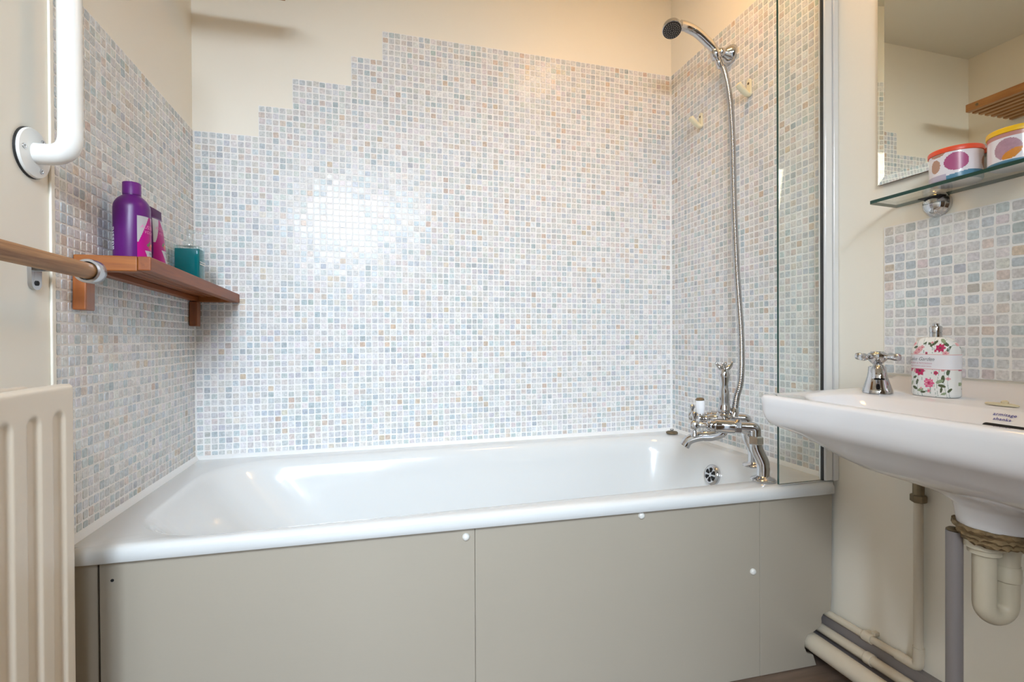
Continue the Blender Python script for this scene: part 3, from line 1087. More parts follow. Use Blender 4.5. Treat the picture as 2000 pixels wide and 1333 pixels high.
UP = 0.026
br(ell_poly(1.475, -1.205, 0.047, 0.047), 0.556)
br(ell_poly(1.475, -1.205, 0.052, 0.052), 0.585)
br(ell_poly(1.477, -1.205, 0.056, 0.058), 0.589)
br(ell_poly(1.488, -1.205, 0.072, 0.088), 0.596)
br(basin_poly(0.120, r=0.16), 0.604)
br(basin_poly(0.086, r=0.18), 0.615)
br(basin_poly(0.060, r=0.18), 0.630)
br(basin_poly(0.042, r=0.15), 0.648)
br(basin_poly(0.029, r=0.11), 0.662)
br(basin_poly(0.018, r=0.055), 0.671)
br(basin_poly(0.010, r=0.034), 0.678)
br(basin_poly(0.005), 0.688)
br(basin_poly(0.002), 0.700)
br(basin_poly(0.001), 0.715)
br(basin_poly(0.0), 0.727, UP)
br(basin_poly(0.003), 0.7325, UP)
br(basin_poly(0.009), 0.7345, UP)
br(basin_poly(0.016, xw=1.678), 0.7340, UP)
br(basin_poly(0.020, xw=1.657), 0.7335)
def opn(bx, i):
    return rounded_poly([(bx, -0.945 - i), (1.336 + i, -0.945 - i), (1.326 + i, -1.205), (1.336 + i, -1.465 + i), (bx, -1.465 + i)], [0.05, 0.07, 0.9, 0.07, 0.05], 8)


OPN = opn(1.520, 0.0)
br(OPN, 0.7320)


def shrink(poly, k, c=(1.44, -1.205)):
    return [(c[0] + (p[0] - c[0]) * k, c[1] + (p[1] - c[1]) * k) for p in poly]


br(opn(1.5135, 0.004), 0.7285)
br(opn(1.498, 0.010), 0.7120)
br(opn(1.482, 0.018), 0.6950)
br(shrink(opn(1.475, 0.03), 0.88), 0.660)
br(shrink(opn(1.475, 0.03), 0.60), 0.625)
br(ell_poly(1.475, -1.205, 0.03, 0.03), 0.612)
bb_ = MB().loft(rings, cap0=True, cap1=True)
bb_.build('basin_bowl', 'ceramic', bas, smooth=75)
# overflow slot and maker's lettering on the bowl's back slope
sl_n = Vector((-0.73, 0, 0.69)).normalized()
sl_c = Vector((1.4935, -1.212, 0.7072))
up_ = Vector((0.69, 0, 0.73)).normalized()
rt_ = Vector((0, -1, 0))
mb = MB()
slot = rounded_poly([(-0.036, -0.0045), (0.036, -0.0045), (0.036, 0.0045), (-0.036, 0.0045)], [0.0042] * 4, 5)
mb.add([sl_c + rt_ * p[0] + up_ * p[1] + sl_n * 0.0009 for p in slot], [tuple(range(len(slot)))])
mb.build('overflow_slot', 'dark', bas, smooth=0)
mb = MB()
for (txt, px_, pz_) in (('armitage', 1.5098, 0.7246), ('shanks', 1.5035, 0.7178)):
    v, f = text_mesh(txt, 0.0078, spacing=1.12, bold=0.00012)
    tc_ = Vector((px_, -1.1965, pz_))
    mb.add([tc_ + rt_ * p[0] + up_ * (p[1] - 0.0030) + sl_n * 0.0010 for p in v], f)
mb.build('maker_lettering', 'ink_blue', bas, smooth=0)

# small beige fitting on the ledge
cs_ = thing('ledge_fitting', 'small beige fitting lying on the basin ledge above the blue lettering', 'fitting', (1.557, -1.165, ZR + 0.0006))
mb = MB()
mb.loft([[(0.0075 * k * math.cos(t) , 0.024 * k * math.sin(t), z) for t in [2 * PI * q / 32 for q in range(32)]] for k, z in ((0.95, 0), (1, 0.0015), (0.92, 0.0035), (0.6, 0.0042))])
mb.build('base_strip', 'soap_beige', cs_)
MB().lathe([(0.0048, 0.003), (0.005, 0.007), (0.003, 0.009), (0.001, 0.0092)], (0, -0.004, 0), (0, 0, 1), 18).build('stud', 'soap_beige', cs_)

# ------------------------------------------------------------------ basin tap
bt = thing('basin_tap', 'chrome cross-handle pillar tap on the far side of the basin', 'tap', (1.553, -0.957, ZR + 0.0005), (0, 0, math.radians(222)))
# local +x is the spout's direction
mb = MB()


def oval(a, b, z, dx=0.0, n=36):
    return [(dx + a * math.cos(2 * PI * k / n), b * math.sin(2 * PI * k / n), z) for k in range(n)]


mb.loft([oval(0.030, 0.0265, 0.0), oval(0.0300, 0.0265, 0.004), oval(0.0275, 0.0250, 0.009), oval(0.0225, 0.0215, 0.020, -0.001), oval(0.0185, 0.0175, 0.034, -0.002),
         oval(0.0165, 0.0160, 0.044, -0.003), oval(0.0160, 0.0155, 0.0535, -0.003), oval(0.0135, 0.0130, 0.0555, -0.003)])
mb.build('tap_body', 'chrome', bt)
mb = MB()
mb.tube(spline([(0.006, 0, 0.046), (0.018, 0, 0.049), (0.030, 0, 0.047), (0.038, 0, 0.038), (0.040, 0, 0.031)], 6), [0.0125] * 12 + [0.0120] * 6 + [0.0118] * 7, 24)
so = mb.build('spout', 'chrome', bt)
MB().lathe([(0.0088, 0), (0.0088, 0.0008)], (0.0402, 0, 0.0303), (0.12, 0, -1), 20).build('spout_mouth', 'dark', so)
mb = MB()
mb.lathe([(0.0085, 0.055), (0.0075, 0.059), (0.0105, 0.061), (0.0165, 0.068), (0.0180, 0.074), (0.0175, 0.080), (0.0145, 0.083), (0.012, 0.084), (0.0115, 0.0855), (0.001, 0.086)], (-0.003, 0, 0), (0, 0, 1), 32)
hub = mb.build('handle_hub', 'chrome', bt)
for k in range(4):
    t = k * PI / 2 + math.radians(50)
    MB().lathe([(0.0062, 0.010), (0.0050, 0.022), (0.0046, 0.027), (0.0072, 0.034), (0.0082, 0.039), (0.0070, 0.0435), (0.001, 0.0455)], (-0.003, 0, 0.0745), (math.cos(t), math.sin(t), 0.0), 20).build('handle_arm', 'chrome', hub)

# ------------------------------------------------------------------ floral hand wash bottle
hw = thing('hand_wash_bottle', 'white floral hand wash bottle with a band label on the basin ledge', 'bottle', (1.600, -1.036, ZR + 0.0008), (0, 0, math.radians(-90)))
# local: front looks to -y, width along x
A_, B_, EX = 0.0385, 0.0220, 3.2


def hw_ring(k, z, n=240, grow=0.0):
    out = []
    for q in range(n):
        t = 2 * PI * q / n
        c, s = math.cos(t), math.sin(t)
        out.append(((A_ * k + grow) * math.copysign(abs(c) ** (2 / EX), c), (B_ * (0.25 + 0.75 * k) + grow) * math.copysign(abs(s) ** (2 / EX), s), z))
    return out


HB = 0.115
zs = [(0.93, 0.0), (0.985, 0.002), (1.0, 0.005)] + [(1.0, 0.005 + 0.075 * k / 90) for k in range(1, 91)]
for k in range(1, 31):
    t = k / 30
    zs.append((math.sqrt(max(0.0, 1 - (t * 0.972) ** 2.3)) * 0.80 + 0.20 if k < 30 else 0.24, 0.080 + (HB - 0.080) * t))
FL = []                                   # (x mm, z mm, radius, material, petals)
FL += [(3, 26, 9.0, 2, 9), (-17, 49, 9.0, 1, 7), (-40, 53, 6.5, 1, 6), (-28, 48, 3.2, 3, 5), (17, 46, 4.0, 1, 4), (25, 94, 7.5, 1, 7), (-19, 90, 6, 3, 4), (-26, 84, 5, 3, 4),
       (-12, 95, 4, 3, 4), (16, 88, 2.4, 1, 5), (34, 84, 4.5, 3, 5), (-32, 102, 4.5, 3, 5), (2, 11, 3.6, 3, 5), (30, 52, 3.0, 3, 5), (-2, 83, 2.4, 1, 4), (-28, 83, 2.6, 1, 4),
       (-43, 35, 4, 3, 5), (13, 57, 2.6, 3, 5), (38, 36, 3.0, 3, 4), (8, 104, 2.5, 3, 4), (-14, 15, 2.2, 3, 4)]
LF = [(24, 30, 6.5, 2.6, 0.4), (30, 35, 6.5, 2.6, 1.5), (28, 22, 6.0, 2.5, -0.2), (-28, 15, 5.5, 2.5, -0.4), (-15, 12, 6.0, 2.6, 0.3), (-23, 27, 5, 2.2, 1.2), (-28, 36, 4.2, 2.0, 0.4),
      (-10, 8, 4.5, 1.8, 0.1), (31, 7, 4.5, 2.0, 0.5), (27, 14, 4.6, 1.8, 1.4), (13, 103, 6.0, 2.4, 0.7), (5, 100, 5.0, 2.0, 2.3), (27, 107, 5.5, 2.0, -0.7), (33, 101, 5, 2, -0.7),
      (-27, 95, 4.5, 2.0, 0.3), (38, 92, 5, 1.8, 1.3), (-36, 24, 4.5, 1.8, 1.2), (38, 48, 5, 2, 1.4), (-6, 103, 4, 1.6, 0.5), (40, 14, 4, 1.6, 1.0)]


def floral(x, z):
    for (fx, fz, r, mi, p) in FL:
        d = math.hypot(x - fx, (z - fz) * 1.15)
        r = r * 1.22
        if d < r * 1.05:
            a = math.atan2(z - fz, x - fx)
            if d < r * (0.90 + 0.13 * math.cos(a * p)):
                if d < r * 0.22:
                    return 1 if mi != 1 else 4
                if mi == 2 and 0.50 < d / r < 0.62:
                    return 3
                return mi
    for i, (lx, lz, a, b, t) in enumerate(LF):
        if ell(x, z, lx, lz, a * 1.15, b * 1.2, t):
            return 4 if i % 4 else 5
    for sx, lean in ((-31, 0.10), (-22, -0.05), (-11, 0.08), (-4, -0.10), (7, 0.12), (14, -0.05), (21, 0.04), (33, -0.06), (39, 0.03)):
        if abs(x - sx - lean * (z - 30) - 1.5 * math.sin(z * 0.11 + sx)) < 0.42 and (z < 56 or z > 84):
            return 6
    return 0


V, F, I = [], [], []
n = 240
rg = [hw_ring(k, z) for k, z in zs]
for r_ in rg:
    V += r_
for i in range(len(rg) - 1):
    for q in range(n):
        F.append((i * n + q, i * n + (q + 1) % n, (i + 1) * n + (q + 1) % n, (i + 1) * n + q))
        p = [(rg[i][q][w] + rg[i + 1][q][w] + rg[i][(q + 1) % n][w] + rg[i + 1][(q + 1) % n][w]) / 4 for w in range(3)]
        x = p[0] * 1000 * 45.5 / 38.5
        if p[1] > 0:
            x = -x + 11
        I.append(floral(x, p[2] * 1000))
F += [tuple(range(n - 1, -1, -1)), tuple(range((len(rg) - 1) * n, len(rg) * n))]
I += [0, 0]
MB().add(V, F, I).build('bottle_body', ['bottle_white', 'fl_dark', 'fl_pink', 'fl_pale', 'fl_leaf', 'fl_leaf2', 'fl_stem'], hw, smooth=60)
lb_ = MB()
lb_.loft([hw_ring(1.0, z, 160, 0.0006) for z in (0.0525, 0.0535, 0.0805, 0.0815)], False, False, [1] * 160 + [0] * 160 + [1] * 160)
lbl = lb_.build('band_label', ['label_white', 'fl_pale'], hw)


def on_front(v, x0, z0, out=0.0011):
    """flat lettering laid on the bottle's front (-y) face"""
    res = []
    for p in v:
        x = p[0] + x0
        k = min(1.0, abs(x) / (A_ + 0.0006))
        y = -(B_ + 0.0006) * (max(0.0, 1 - k ** EX)) ** (1 / EX) - (out - 0.0006)
        res.append((x, y, p[1] + z0))
    return res


tx = MB()
v, f = text_mesh('Lake Garden', 0.0098, 0.35, 0.95)
tx.add(on_front(v, -0.012, 0.0690), f, 0)
v, f = text_mesh('PEONY & PATCHOULI', 0.0042, 0, 1.05)
tx.add(on_front(v, -0.013, 0.0625), f, 1)
v, f = text_mesh('MOISTURISING HAND WASH', 0.0030, 0, 1.05)
tx.add(on_front(v, -0.013, 0.0570), f, 1)
tx.build('lettering', ['ink_grey', 'ink_pink'], lbl, smooth=0)
nk = MB()
nk.lathe([(0.0098, HB - 0.001), (0.0098, HB + 0.007), (0.0092, HB + 0.0075), (0.0092, HB + 0.0085), (0.0102, HB + 0.009), (0.0102, HB + 0.019), (0.0088, HB + 0.0212), (0.0055, HB + 0.022), (0.0055, HB + 0.026), (0.001, HB + 0.0265)], seg=32)
nk.build('collar', 'chrome', hw)

# ------------------------------------------------------------------ waste trap and pipes under the basin
trp = thing('basin_trap', 'yellowed white plastic waste trap under the basin', 'waste trap', (0, 0, 0))
tx_, ty_ = 1.470, -1.192
mb = MB()
mb.lathe([(0.050, 0.556), (0.0515, 0.552), (0.048, 0.548), (0.044, 0.545), (0.045, 0.541), (0.039, 0.537), (0.040, 0.532), (0.035, 0.528)], (1.4745, -1.203, 0), (0, 0, 1), 72)
mb.v = [(1.4745 + (x - 1.4745) * (1 + j_), -1.203 + (y + 1.203) * (1 + j_), z + 0.0012 * RNG.standard_normal()) for (x, y, z) in mb.v for j_ in (0.016 * RNG.standard_normal(),)]
mb.build('putty_seal', 'putty', trp)
mb = MB()
mb.lathe([(0.024, 0.534), (0.025, 0.530), (0.025, 0.518), (0.0205, 0.516), (0.0205, 0.509), (0.0165, 0.507)], (tx_, ty_, 0), (0, 0, 1), 36)
mb.build('top_nut', 'pvc', trp)
D2 = Vector((0.97, -0.20, 0)).normalized()           # the U turns along this
p0 = Vector((tx_, ty_, 0.512))
mb = MB()
pth = [p0, p0 - Zv * 0.04, p0 - Zv * 0.083]
cU = p0 - Zv * 0.083 + D2 * 0.0195
pth += [cU - D2 * 0.0195 * math.cos(PI * k / 14) - Zv * 0.0195 * math.sin(PI * k / 14) for k in range(1, 15)]
q0 = cU + D2 * 0.0195
pth += [q0 + Zv * 0.03, q0 + Zv * 0.050]
mb.tube(pth, 0.0148, 24)
mb.build('u_bend', 'pvc', trp)
mb = MB()
mb.lathe([(0.0148, 0.034), (0.0172, 0.036), (0.0172, 0.055), (0.0158, 0.057), (0.0158, 0.060)], q0, (0, 0, 1), 32)
mb.build('joint_nut', 'pvc', trp)
mb = MB()
D3 = Vector((0.80, -0.60, 0)).normalized()
q1 = q0 + Zv * 0.058
mb.tube([q1] + bez(q1 + Zv * 0.006, q1 + Zv * 0.036, q1 + Zv * 0.038 + D3 * 0.006, q1 + Zv * 0.038 + D3 * 0.036, 10) + [q1 + Zv * 0.037 + D3 * 0.12], 0.0150, 24)
mb.build('outlet_bend', 'pvc', trp)

gp_ = thing('grey_pipe', 'dark grey open-topped plastic pipe standing on the floor before the trap', 'pipe', (1.4520, -1.1620, 0.0))
mb = MB()
mb.lathe([(0.0112, 0.0), (0.0112, 0.5345), (0.0092, 0.5345), (0.0092, 0.45)], (0, 0, 0), (0, 0, 1), 28)
mb.build('tube', 'grey_pipe', gp_)
MB().lathe([(0.0092, 0.0), (0.0110, 0.003), (0.008, 0.0055), (0.001, 0.006)], (0, 0, 0.5335), (0, 0, 1), 20).build('putty_plug', 'old_brass', gp_)

spp = thing('supply_pipe', 'thin painted supply pipe rising from the skirting to the basin', 'pipe', (0, 0, 0))
X1, Z1, Y1 = 1.684, 0.128, -0.9455
mb = MB()
mb.tube([(X1, -0.60, Z1 - 0.003), (X1, Y1 + 0.028, Z1)] + bez((X1, Y1 + 0.018, Z1), (X1, Y1 + 0.002, Z1), (X1, Y1, Z1 + 0.002), (X1, Y1, Z1 + 0.018), 8) + [(X1, Y1, 0.585)], 0.0088, 20)
mb.build('tube', 'pipe_paint', spp)
mb = MB()
mb.tube([(X1, Y1 + 0.046, Z1), (X1, Y1 + 0.026, Z1)], 0.0108, 20)
mb.tube([(X1, Y1, Z1 + 0.024), (X1, Y1, Z1 + 0.044)], 0.0108, 20)
mb.tube([(X1, Y1 + 0.027, Z1)] + bez((X1, Y1 + 0.018, Z1), (X1, Y1 + 0.002, Z1), (X1, Y1, Z1 + 0.002), (X1, Y1, Z1 + 0.018), 8) + [(X1, Y1, Z1 + 0.026)], 0.0105, 20)
mb.build('elbow', 'pipe_paint', spp)
mb = MB()
mb.lathe([(0.0125, 0.0), (0.0150, 0.002), (0.0150, 0.015), (0.0125, 0.017)], (X1, Y1, 0.489), (0, 0, 1), 6)
mb.lathe([(0.0105, 0.0), (0.0105, 0.030)], (X1, Y1, 0.506), (0, 0, 1), 18)
mb.build('tap_connector', 'old_brass', spp, smooth=20)
mb = MB()
for y, z in ((-0.832, Z1 - 0.001),):
    mb.box((X1 - 0.003, y - 0.010, z - 0.011), (W - 0.0005, y + 0.010, z + 0.011))
    mb.tube([(X1, y - 0.011, z), (X1, y + 0.011, z)], 0.0118, 20)
    mb.box((X1 + 0.001, y - 0.016, z + 0.010), (W - 0.0005, y - 0.006, z + 0.018))
mb.build('pipe_clip', 'pipe_paint', spp, bevel=0.001)

p2 = thing('floor_pipe', 'middle painted pipe running along the skirting out of the bath panel', 'pipe', (0, 0, 0), group='pipes low on the right wall')
MB().tube([(1.672, -0.60, 0.084), (1.6725, -0.86, 0.0845), (1.673, REAR + 0.02, 0.085)], 0.0118, 20).build('tube', 'pipe_paint', p2)
for y in (-0.845, -1.5):
    mb = MB()
    mb.tube([(1.6725, y - 0.009, 0.0845), (1.6725, y + 0.009, 0.0845)], 0.0142, 20)
    mb.box((1.675, y - 0.008, 0.077), (W - 0.0005, y + 0.008, 0.092))
    mb.build('pipe_clip', 'pipe_paint', p2, bevel=0.001)
p3 = thing('floor_pipe', 'fattest painted pipe lying lowest along the right wall', 'pipe', (0, 0, 0), group='pipes low on the right wall')
MB().tube([(1.633, -0.60, 0.0600), (1.633, -0.9, 0.0590), (1.633, REAR + 0.02, 0.056)], 0.0225, 28).build('tube', 'pipe_paint', p3)
for y in (-1.35, -2.0):
    MB().box((1.618, y - 0.012, 0.001), (1.648, y + 0.012, 0.040)).build('pipe_support', 'pipe_paint', p3)
baseboard = struct(MB().box((1.684, REAR + 0.001, 0.0), (1.6998, -0.60, 0.118)).build('baseboard_right', 'grey_pipe', smooth=0))

# ------------------------------------------------------------------ radiator
rad = thing('radiator', 'cream fluted panel radiator on the left wall', 'radiator', (0, 0, 0))
RX, RY0, RY1, RZ0, RZ1 = 0.100, -0.828, -1.56, 0.16, 0.7835
PITCHF, WF, Y0F = 0.0547, 0.031, -0.8665


def flute(y, z):
    k = round((Y0F - y) / PITCHF)
    if k < 0:
        return 0.0
    yc = Y0F - k * PITCHF
    if yc < RY1 + 0.02:
        return 0.0
    d = abs(y - yc) / (WF / 2)
    top = 0.748
    bot = RZ0 + 0.035
    t = 1.0
    if z > top - WF / 2:
        dz = (z - (top - WF / 2)) / (WF / 2)
        d = math.hypot(d, dz)
    if z < bot + WF / 2:
        dz = ((bot + WF / 2) - z) / (WF / 2)
        d = math.hypot(d, dz)
    if d >= 1:
        return 0.0
    s = min(1.0, (1 - d) / 0.55)
    return 0.0055 * s * s * (3 - 2 * s)


ys = list(np.linspace(RY0, RY1, 300))
zz = list(np.linspace(RZ0, RZ0 + 0.06, 18)) + list(np.linspace(RZ0 + 0.09, 0.70, 8)) + list(np.linspace(0.705, RZ1, 32))
V, F = [], []
edge = 0.006
for z in zz:
    for y in ys:
        rz = max(0.0, (z - (RZ1 - edge)) / edge)
        ry = max(0.0, (y - (RY0 - edge)) / edge)
        rl = min(1.0, math.hypot(rz, ry))
        V.append((RX - flute(y, z) - edge * (1 - math.sqrt(max(0, 1 - rl * rl))), y, z))
nyy = len(ys)
for i in range(len(zz) - 1):
    for j in range(nyy - 1):
        F.append((i * nyy + j, i * nyy + j + 1, (i + 1) * nyy + j + 1, (i + 1) * nyy + j))
# back sheet and edges
nb_ = len(V)
XB = RX - 0.018
for z in (zz[0], zz[-1]):
    for y in ys:
        V.append((XB, y, z))
top0 = (len(zz) - 1) * nyy
for j in range(nyy - 1):
    F.append((j, j + 1, nb_ + j + 1, nb_ + j))
    F.append((top0 + j, top0 + j + 1, nb_ + nyy + j + 1, nb_ + nyy + j))
F.append(tuple([i * nyy for i in range(len(zz))] + [nb_ + nyy, nb_]))
F.append(tuple([i * nyy + nyy - 1 for i in range(len(zz))] + [nb_ + 2 * nyy - 1, nb_ + nyy - 1]))
MB().add(V, F).build('front_panel', 'radiator', rad, smooth=45)
MB().box((0.028, RY1, RZ0), (0.046, RY0 - 0.004, RZ1 - 0.002)).build('rear_panel', 'radiator', rad, smooth=0, bevel=0.005, seg=3)
for y in (-0.95, -1.44):
    MB().box((0.001, y - 0.015, 0.25), (0.0285, y + 0.015, 0.72)).build('wall_bracket', 'radiator', rad)
    MB().box((0.0455, y - 0.02, 0.70), (0.0825, y + 0.02, 0.74)).build('spacer', 'radiator', rad)
for y in (RY0 - 0.05, RY1 + 0.05):
    mb = MB()
    mb.tube([(0.062, y, 0.001), (0.062, y, 0.19)], 0.0075, 16)
    mb.tube([(0.046, y, 0.19), (0.083, y, 0.19)], 0.011, 16)
    mb.build('pipe_tail', 'pipe_paint', rad)

# ------------------------------------------------------------------ grab rail
gr = thing('grab_rail', 'white upright grab rail with a round flange on the left wall', 'grab rail', (0, -0.744, 0))
GZ0, GZ1, GX, GR = 1.160, 1.72, 0.056, 0.0170


def bendy(z, s):
    """flange end at z, bending towards s (+1 up, -1 down)"""
    return [Vector((0.004, 0, z)), Vector((GX - 0.036, 0, z))] + bez((GX - 0.034, 0, z), (GX - 0.010, 0, z), (GX, 0, z + s * 0.010), (GX, 0, z + s * 0.036), 12)[1:]


mb = MB()
mb.tube(bendy(GZ0, 1) + [Vector((GX, 0, GZ0 + 0.1))] + list(reversed(bendy(GZ1, -1))), GR, 28)
mb.build('rail_tube', 'white_plastic', gr)
for z in (GZ0, GZ1):
    fo = MB().lathe([(0.040, 0.003), (0.0405, 0.005), (0.039, 0.0075), (0.030, 0.0085), (0.019, 0.0095)], (0, 0, z), (1, 0, 0), 44).build('flange', 'white_plastic', gr)
    MB().lathe([(0.0412, 0.0), (0.0412, 0.0035)], (0, 0, z), (1, 0, 0), 44).build('gasket', 'black', fo)
    for k in range(3):
        t = PI * 2 / 3 * k + 0.6
        MB().lathe([(0.0042, 0.0078), (0.0042, 0.0098), (0.0022, 0.0098), (0.0018, 0.0086)], (0, 0.029 * math.sin(t), z + 0.029 * math.cos(t)), (1, 0, 0), 16).build('screw', 'brushed', fo)

# ------------------------------------------------------------------ towel rail
twl = thing('towel_rail', 'wooden dowel towel rail in a chrome ring bracket above the radiator', 'towel rail', (0, 0, 0))
TXR, TZR, TYR = 0.080, 0.9675, -0.741
TL = 0.80
mb = MB()
mb.tube([(TXR, TYR - 0.002 - TL * k / 12, TZR + 0.0035 * k / 12) for k in range(13)], 0.0137, 28)
mb.build('dowel', 'dowel', twl)
for y in (TYR, TYR - TL + 0.01):
    rg_ = MB()
    nseg = 40
    rings_ = [[(TXR + r * math.cos(2 * PI * k / nseg), y + d, TZR + r * math.sin(2 * PI * k / nseg)) for k in range(nseg)]
              for r, d in ((0.0160, -0.010), (0.0198, -0.010), (0.0205, -0.006), (0.0205, 0.010), (0.0190, 0.012), (0.001, 0.013))]
    rg_.loft(rings_, cap0=False, cap1=True)
    rg_.tube([(0.005, y, TZR + 0.006), (0.03, y, TZR + 0.005), (TXR - 0.018, y, TZR + 0.002)], [0.0085, 0.0068, 0.0068], 18)
    ro = rg_.build('ring_bracket', 'brushed', twl)
    pl = rounded_poly([(-0.012, -0.031), (0.012, -0.031), (0.014, 0.022), (-0.014, 0.022)], [0.0115, 0.0115, 0.0135, 0.0135], 8)
    MB().prism([(y + p[0], TZR - 0.002 + p[1]) for p in pl], 0, 0.0, 0.006).build('wall_plate', 'brushed', ro, bevel=0.002)
    MB().lathe([(0.0042, 0.0055), (0.0042, 0.0075), (0.002, 0.0078)], (0, y, TZR - 0.022), (1, 0, 0), 16).build('screw', 'dark', ro)

# ------------------------------------------------------------------ low wooden shelf
shf = thing('wooden_shelf', 'short reddish wooden slatted shelf in the left corner carrying the bottles', 'shelf', (0.0048, 0, 0.9945), (-0.0266, 0, 0))
SD, SL, ST = 0.125, 0.638, 0.0275
MB().box((SD - 0.022, -SL, -ST), (SD, -0.004, 0)).build('front_rail', 'teak', shf, smooth=0, bevel=0.002)
MB().box((0.0, -SL, -ST - 0.002), (SD - 0.0225, -SL + 0.024, 0)).build('end_rail', 'teak_x', shf, smooth=0, bevel=0.002)
MB().box((0.0, -0.026, -ST), (SD - 0.0225, -0.004, 0)).build('end_rail', 'teak_x', shf, smooth=0, bevel=0.002)
for k in range(5):
    a = 0.002 + k * 0.0203
    MB().box((a, -SL + 0.0245, -0.013), (a + 0.0165, -0.0265, -0.001)).build('slat', 'teak', shf, smooth=0, bevel=0.0015)
MB().box((0.001, -SL + 0.0245, -ST), (0.017, -0.0265, -0.0135)).build('back_rail', 'teak', shf, smooth=0, bevel=0.0015)
for y in (-0.632, -0.046):
    MB().box((0.0, y - 0.008, -0.104), (0.0215, y + 0.024, -ST - 0.0022)).build('wall_bracket', 'teak_z', shf, smooth=0, bevel=0.002)


def shelf_z(y):
    return 0.9945 - y * 0.0266 + 0.0006


# ------------------------------------------------------------------ purple shampoo bottle
SBx, SBy = 0.052, -0.522
sb = thing('shampoo_bottle', 'round purple shampoo bottle with a flat cap, nearest on the wooden shelf', 'bottle', (SBx, SBy, shelf_z(SBy)))
Rb = 0.0325
prof = [(Rb - 0.003, 0), (Rb - 0.0006, 0.0015), (Rb, 0.004), (Rb, 0.118), (Rb - 0.0006, 0.124), (Rb - 0.003, 0.131), (Rb - 0.0075, 0.138), (Rb - 0.013, 0.1435), (Rb - 0.0165, 0.146), (0.0155, 0.1465), (0.0155, 0.149)]
MB().lathe(prof, seg=64).build('bottle_body', 'purple', sb)
MB().lathe([(0.0163, 0.1485), (0.0163, 0.172), (0.0155, 0.1735), (0.001, 0.174)], seg=48).build('cap', 'purple_cap', sb)


def wrap(v, s0, z0, r=Rb + 0.0006):
    """flat shape (s, z) bent round the bottle; s = 0 looks towards +x, s grows counter-clockwise"""
    return [(r * math.cos((p[0] + s0) / r), r * math.sin((p[0] + s0) / r), p[1] + z0) for p in v]


def label_fn(s, z):
    """s, z in mm on the front label, s to the reader's right"""
    if z > 101 or z < 1.5:
        return -1
    # pointed magenta shape on silver
    half = 25 * (1 - abs(z - 46) / 62) + 1
    if z < 30 and s > -1 - (z - 5) * 0.45 and z > 2:
        return 1
    if abs(s - 1) < half and z < 104:
        if ell(s, z, 4, 38, 6, 5):
            return 3
        if ell(s, z, 9, 43, 4.5, 3.5):
            return 4
        if ell(s, z, -3, 42, 5, 3) or ell(s, z, 1, 47, 5, 2.2, 0.5):
            return 5
        return 0
    if z > 46 or s > 0:
        return 1
    return 0


def label_patch(place, w, h, nu, nv, mats_n):
    V, F, I = [], [], []
    for j in range(nv + 1):
        for i in range(nu + 1):
            V.append(place(-w / 2 + w * i / nu, h * j / nv))
    for j in range(nv):
        for i in range(nu):
            k = label_fn((-w / 2 + w * (i + 0.5) / nu) * 1000, h * (j + 0.5) / nv * 1000)
            if k < 0:
                continue
            F.append((j * (nu + 1) + i, j * (nu + 1) + i + 1, (j + 1) * (nu + 1) + i + 1, (j + 1) * (nu + 1) + i))
            I.append(k)
    return MB().add(V, F, I)


LM = ['magenta', 'silver_print', 'white_print', 'fruit_red', 'fruit_orange', 'fruit_green']
LROT = -0.10


def place_sb(s, z):
    a = LROT + s / Rb
    r = Rb + 0.0004
    return (r * math.cos(a), r * math.sin(a), z)


fl = label_patch(place_sb, 0.054, 0.104, 54, 104, 6).build('front_label', LM, sb)


def letters(mb_, txt, size, s, z, mi, place, vertical=False, shear=0.0):
    v, f = text_mesh(txt, size, shear, 1.05)
    if vertical:
        mb_.add([place(s - p[1], z + p[0]) for p in v], f, mi)
    else:
        mb_.add([place(s + p[0], z + p[1]) for p in v], f, mi)


def lift(place, out):
    def q(s, z):
        a = LROT + s / Rb
        r = Rb + out
        return (r * math.cos(a), r * math.sin(a), z)
    return q


pl_ = lift(place_sb, 0.0009)


def word(txt, size, s, z, mat_name, place, parent, **kw):
    mb_ = MB()
    letters(mb_, txt, size, s, z, 0, place, **kw)
    return mb_.build('lettering', mat_name, parent, smooth=0)


word('AUSSOME', 0.0105, 0.002, 0.076, 'pink_print', pl_, fl, shear=0.2)
word('VOLUME', 0.0085, 0.003, 0.066, 'pink_print', pl_, fl, shear=0.2)
word('BOUNCE', 0.0062, 0.012, 0.0225, 'black_print', pl_, fl)
word('BODY', 0.0062, 0.012, 0.0155, 'black_print', pl_, fl)
word('SHAMPOO', 0.0045, 0.011, 0.0090, 'black_print', pl_, fl)
word('aussie', 0.019, -0.071, 0.052, 'white_print', pl_, fl, vertical=True)

# ------------------------------------------------------------------ conditioner tube
TBx, TBy = 0.058, -0.424
tb = thing('conditioner_tube', 'flat purple and magenta conditioner tube standing behind the shampoo bottle', 'tube', (TBx, TBy, shelf_z(TBy)), (0, 0, 0.0))
Wt, Ht = 0.0325, 0.146


def tube_ring(z, nn=48):
    t = max(0.0, min(1.0, (z - 0.018) / (Ht - 0.018)))
    a = Wt * (0.88 + 0.12 * t)
    b = 0.0185 * (1 - t ** 1.4) + 0.0014
    return [(b * math.sin(2 * PI * k / nn), a * math.cos(2 * PI * k / nn), z) for k in range(nn)]


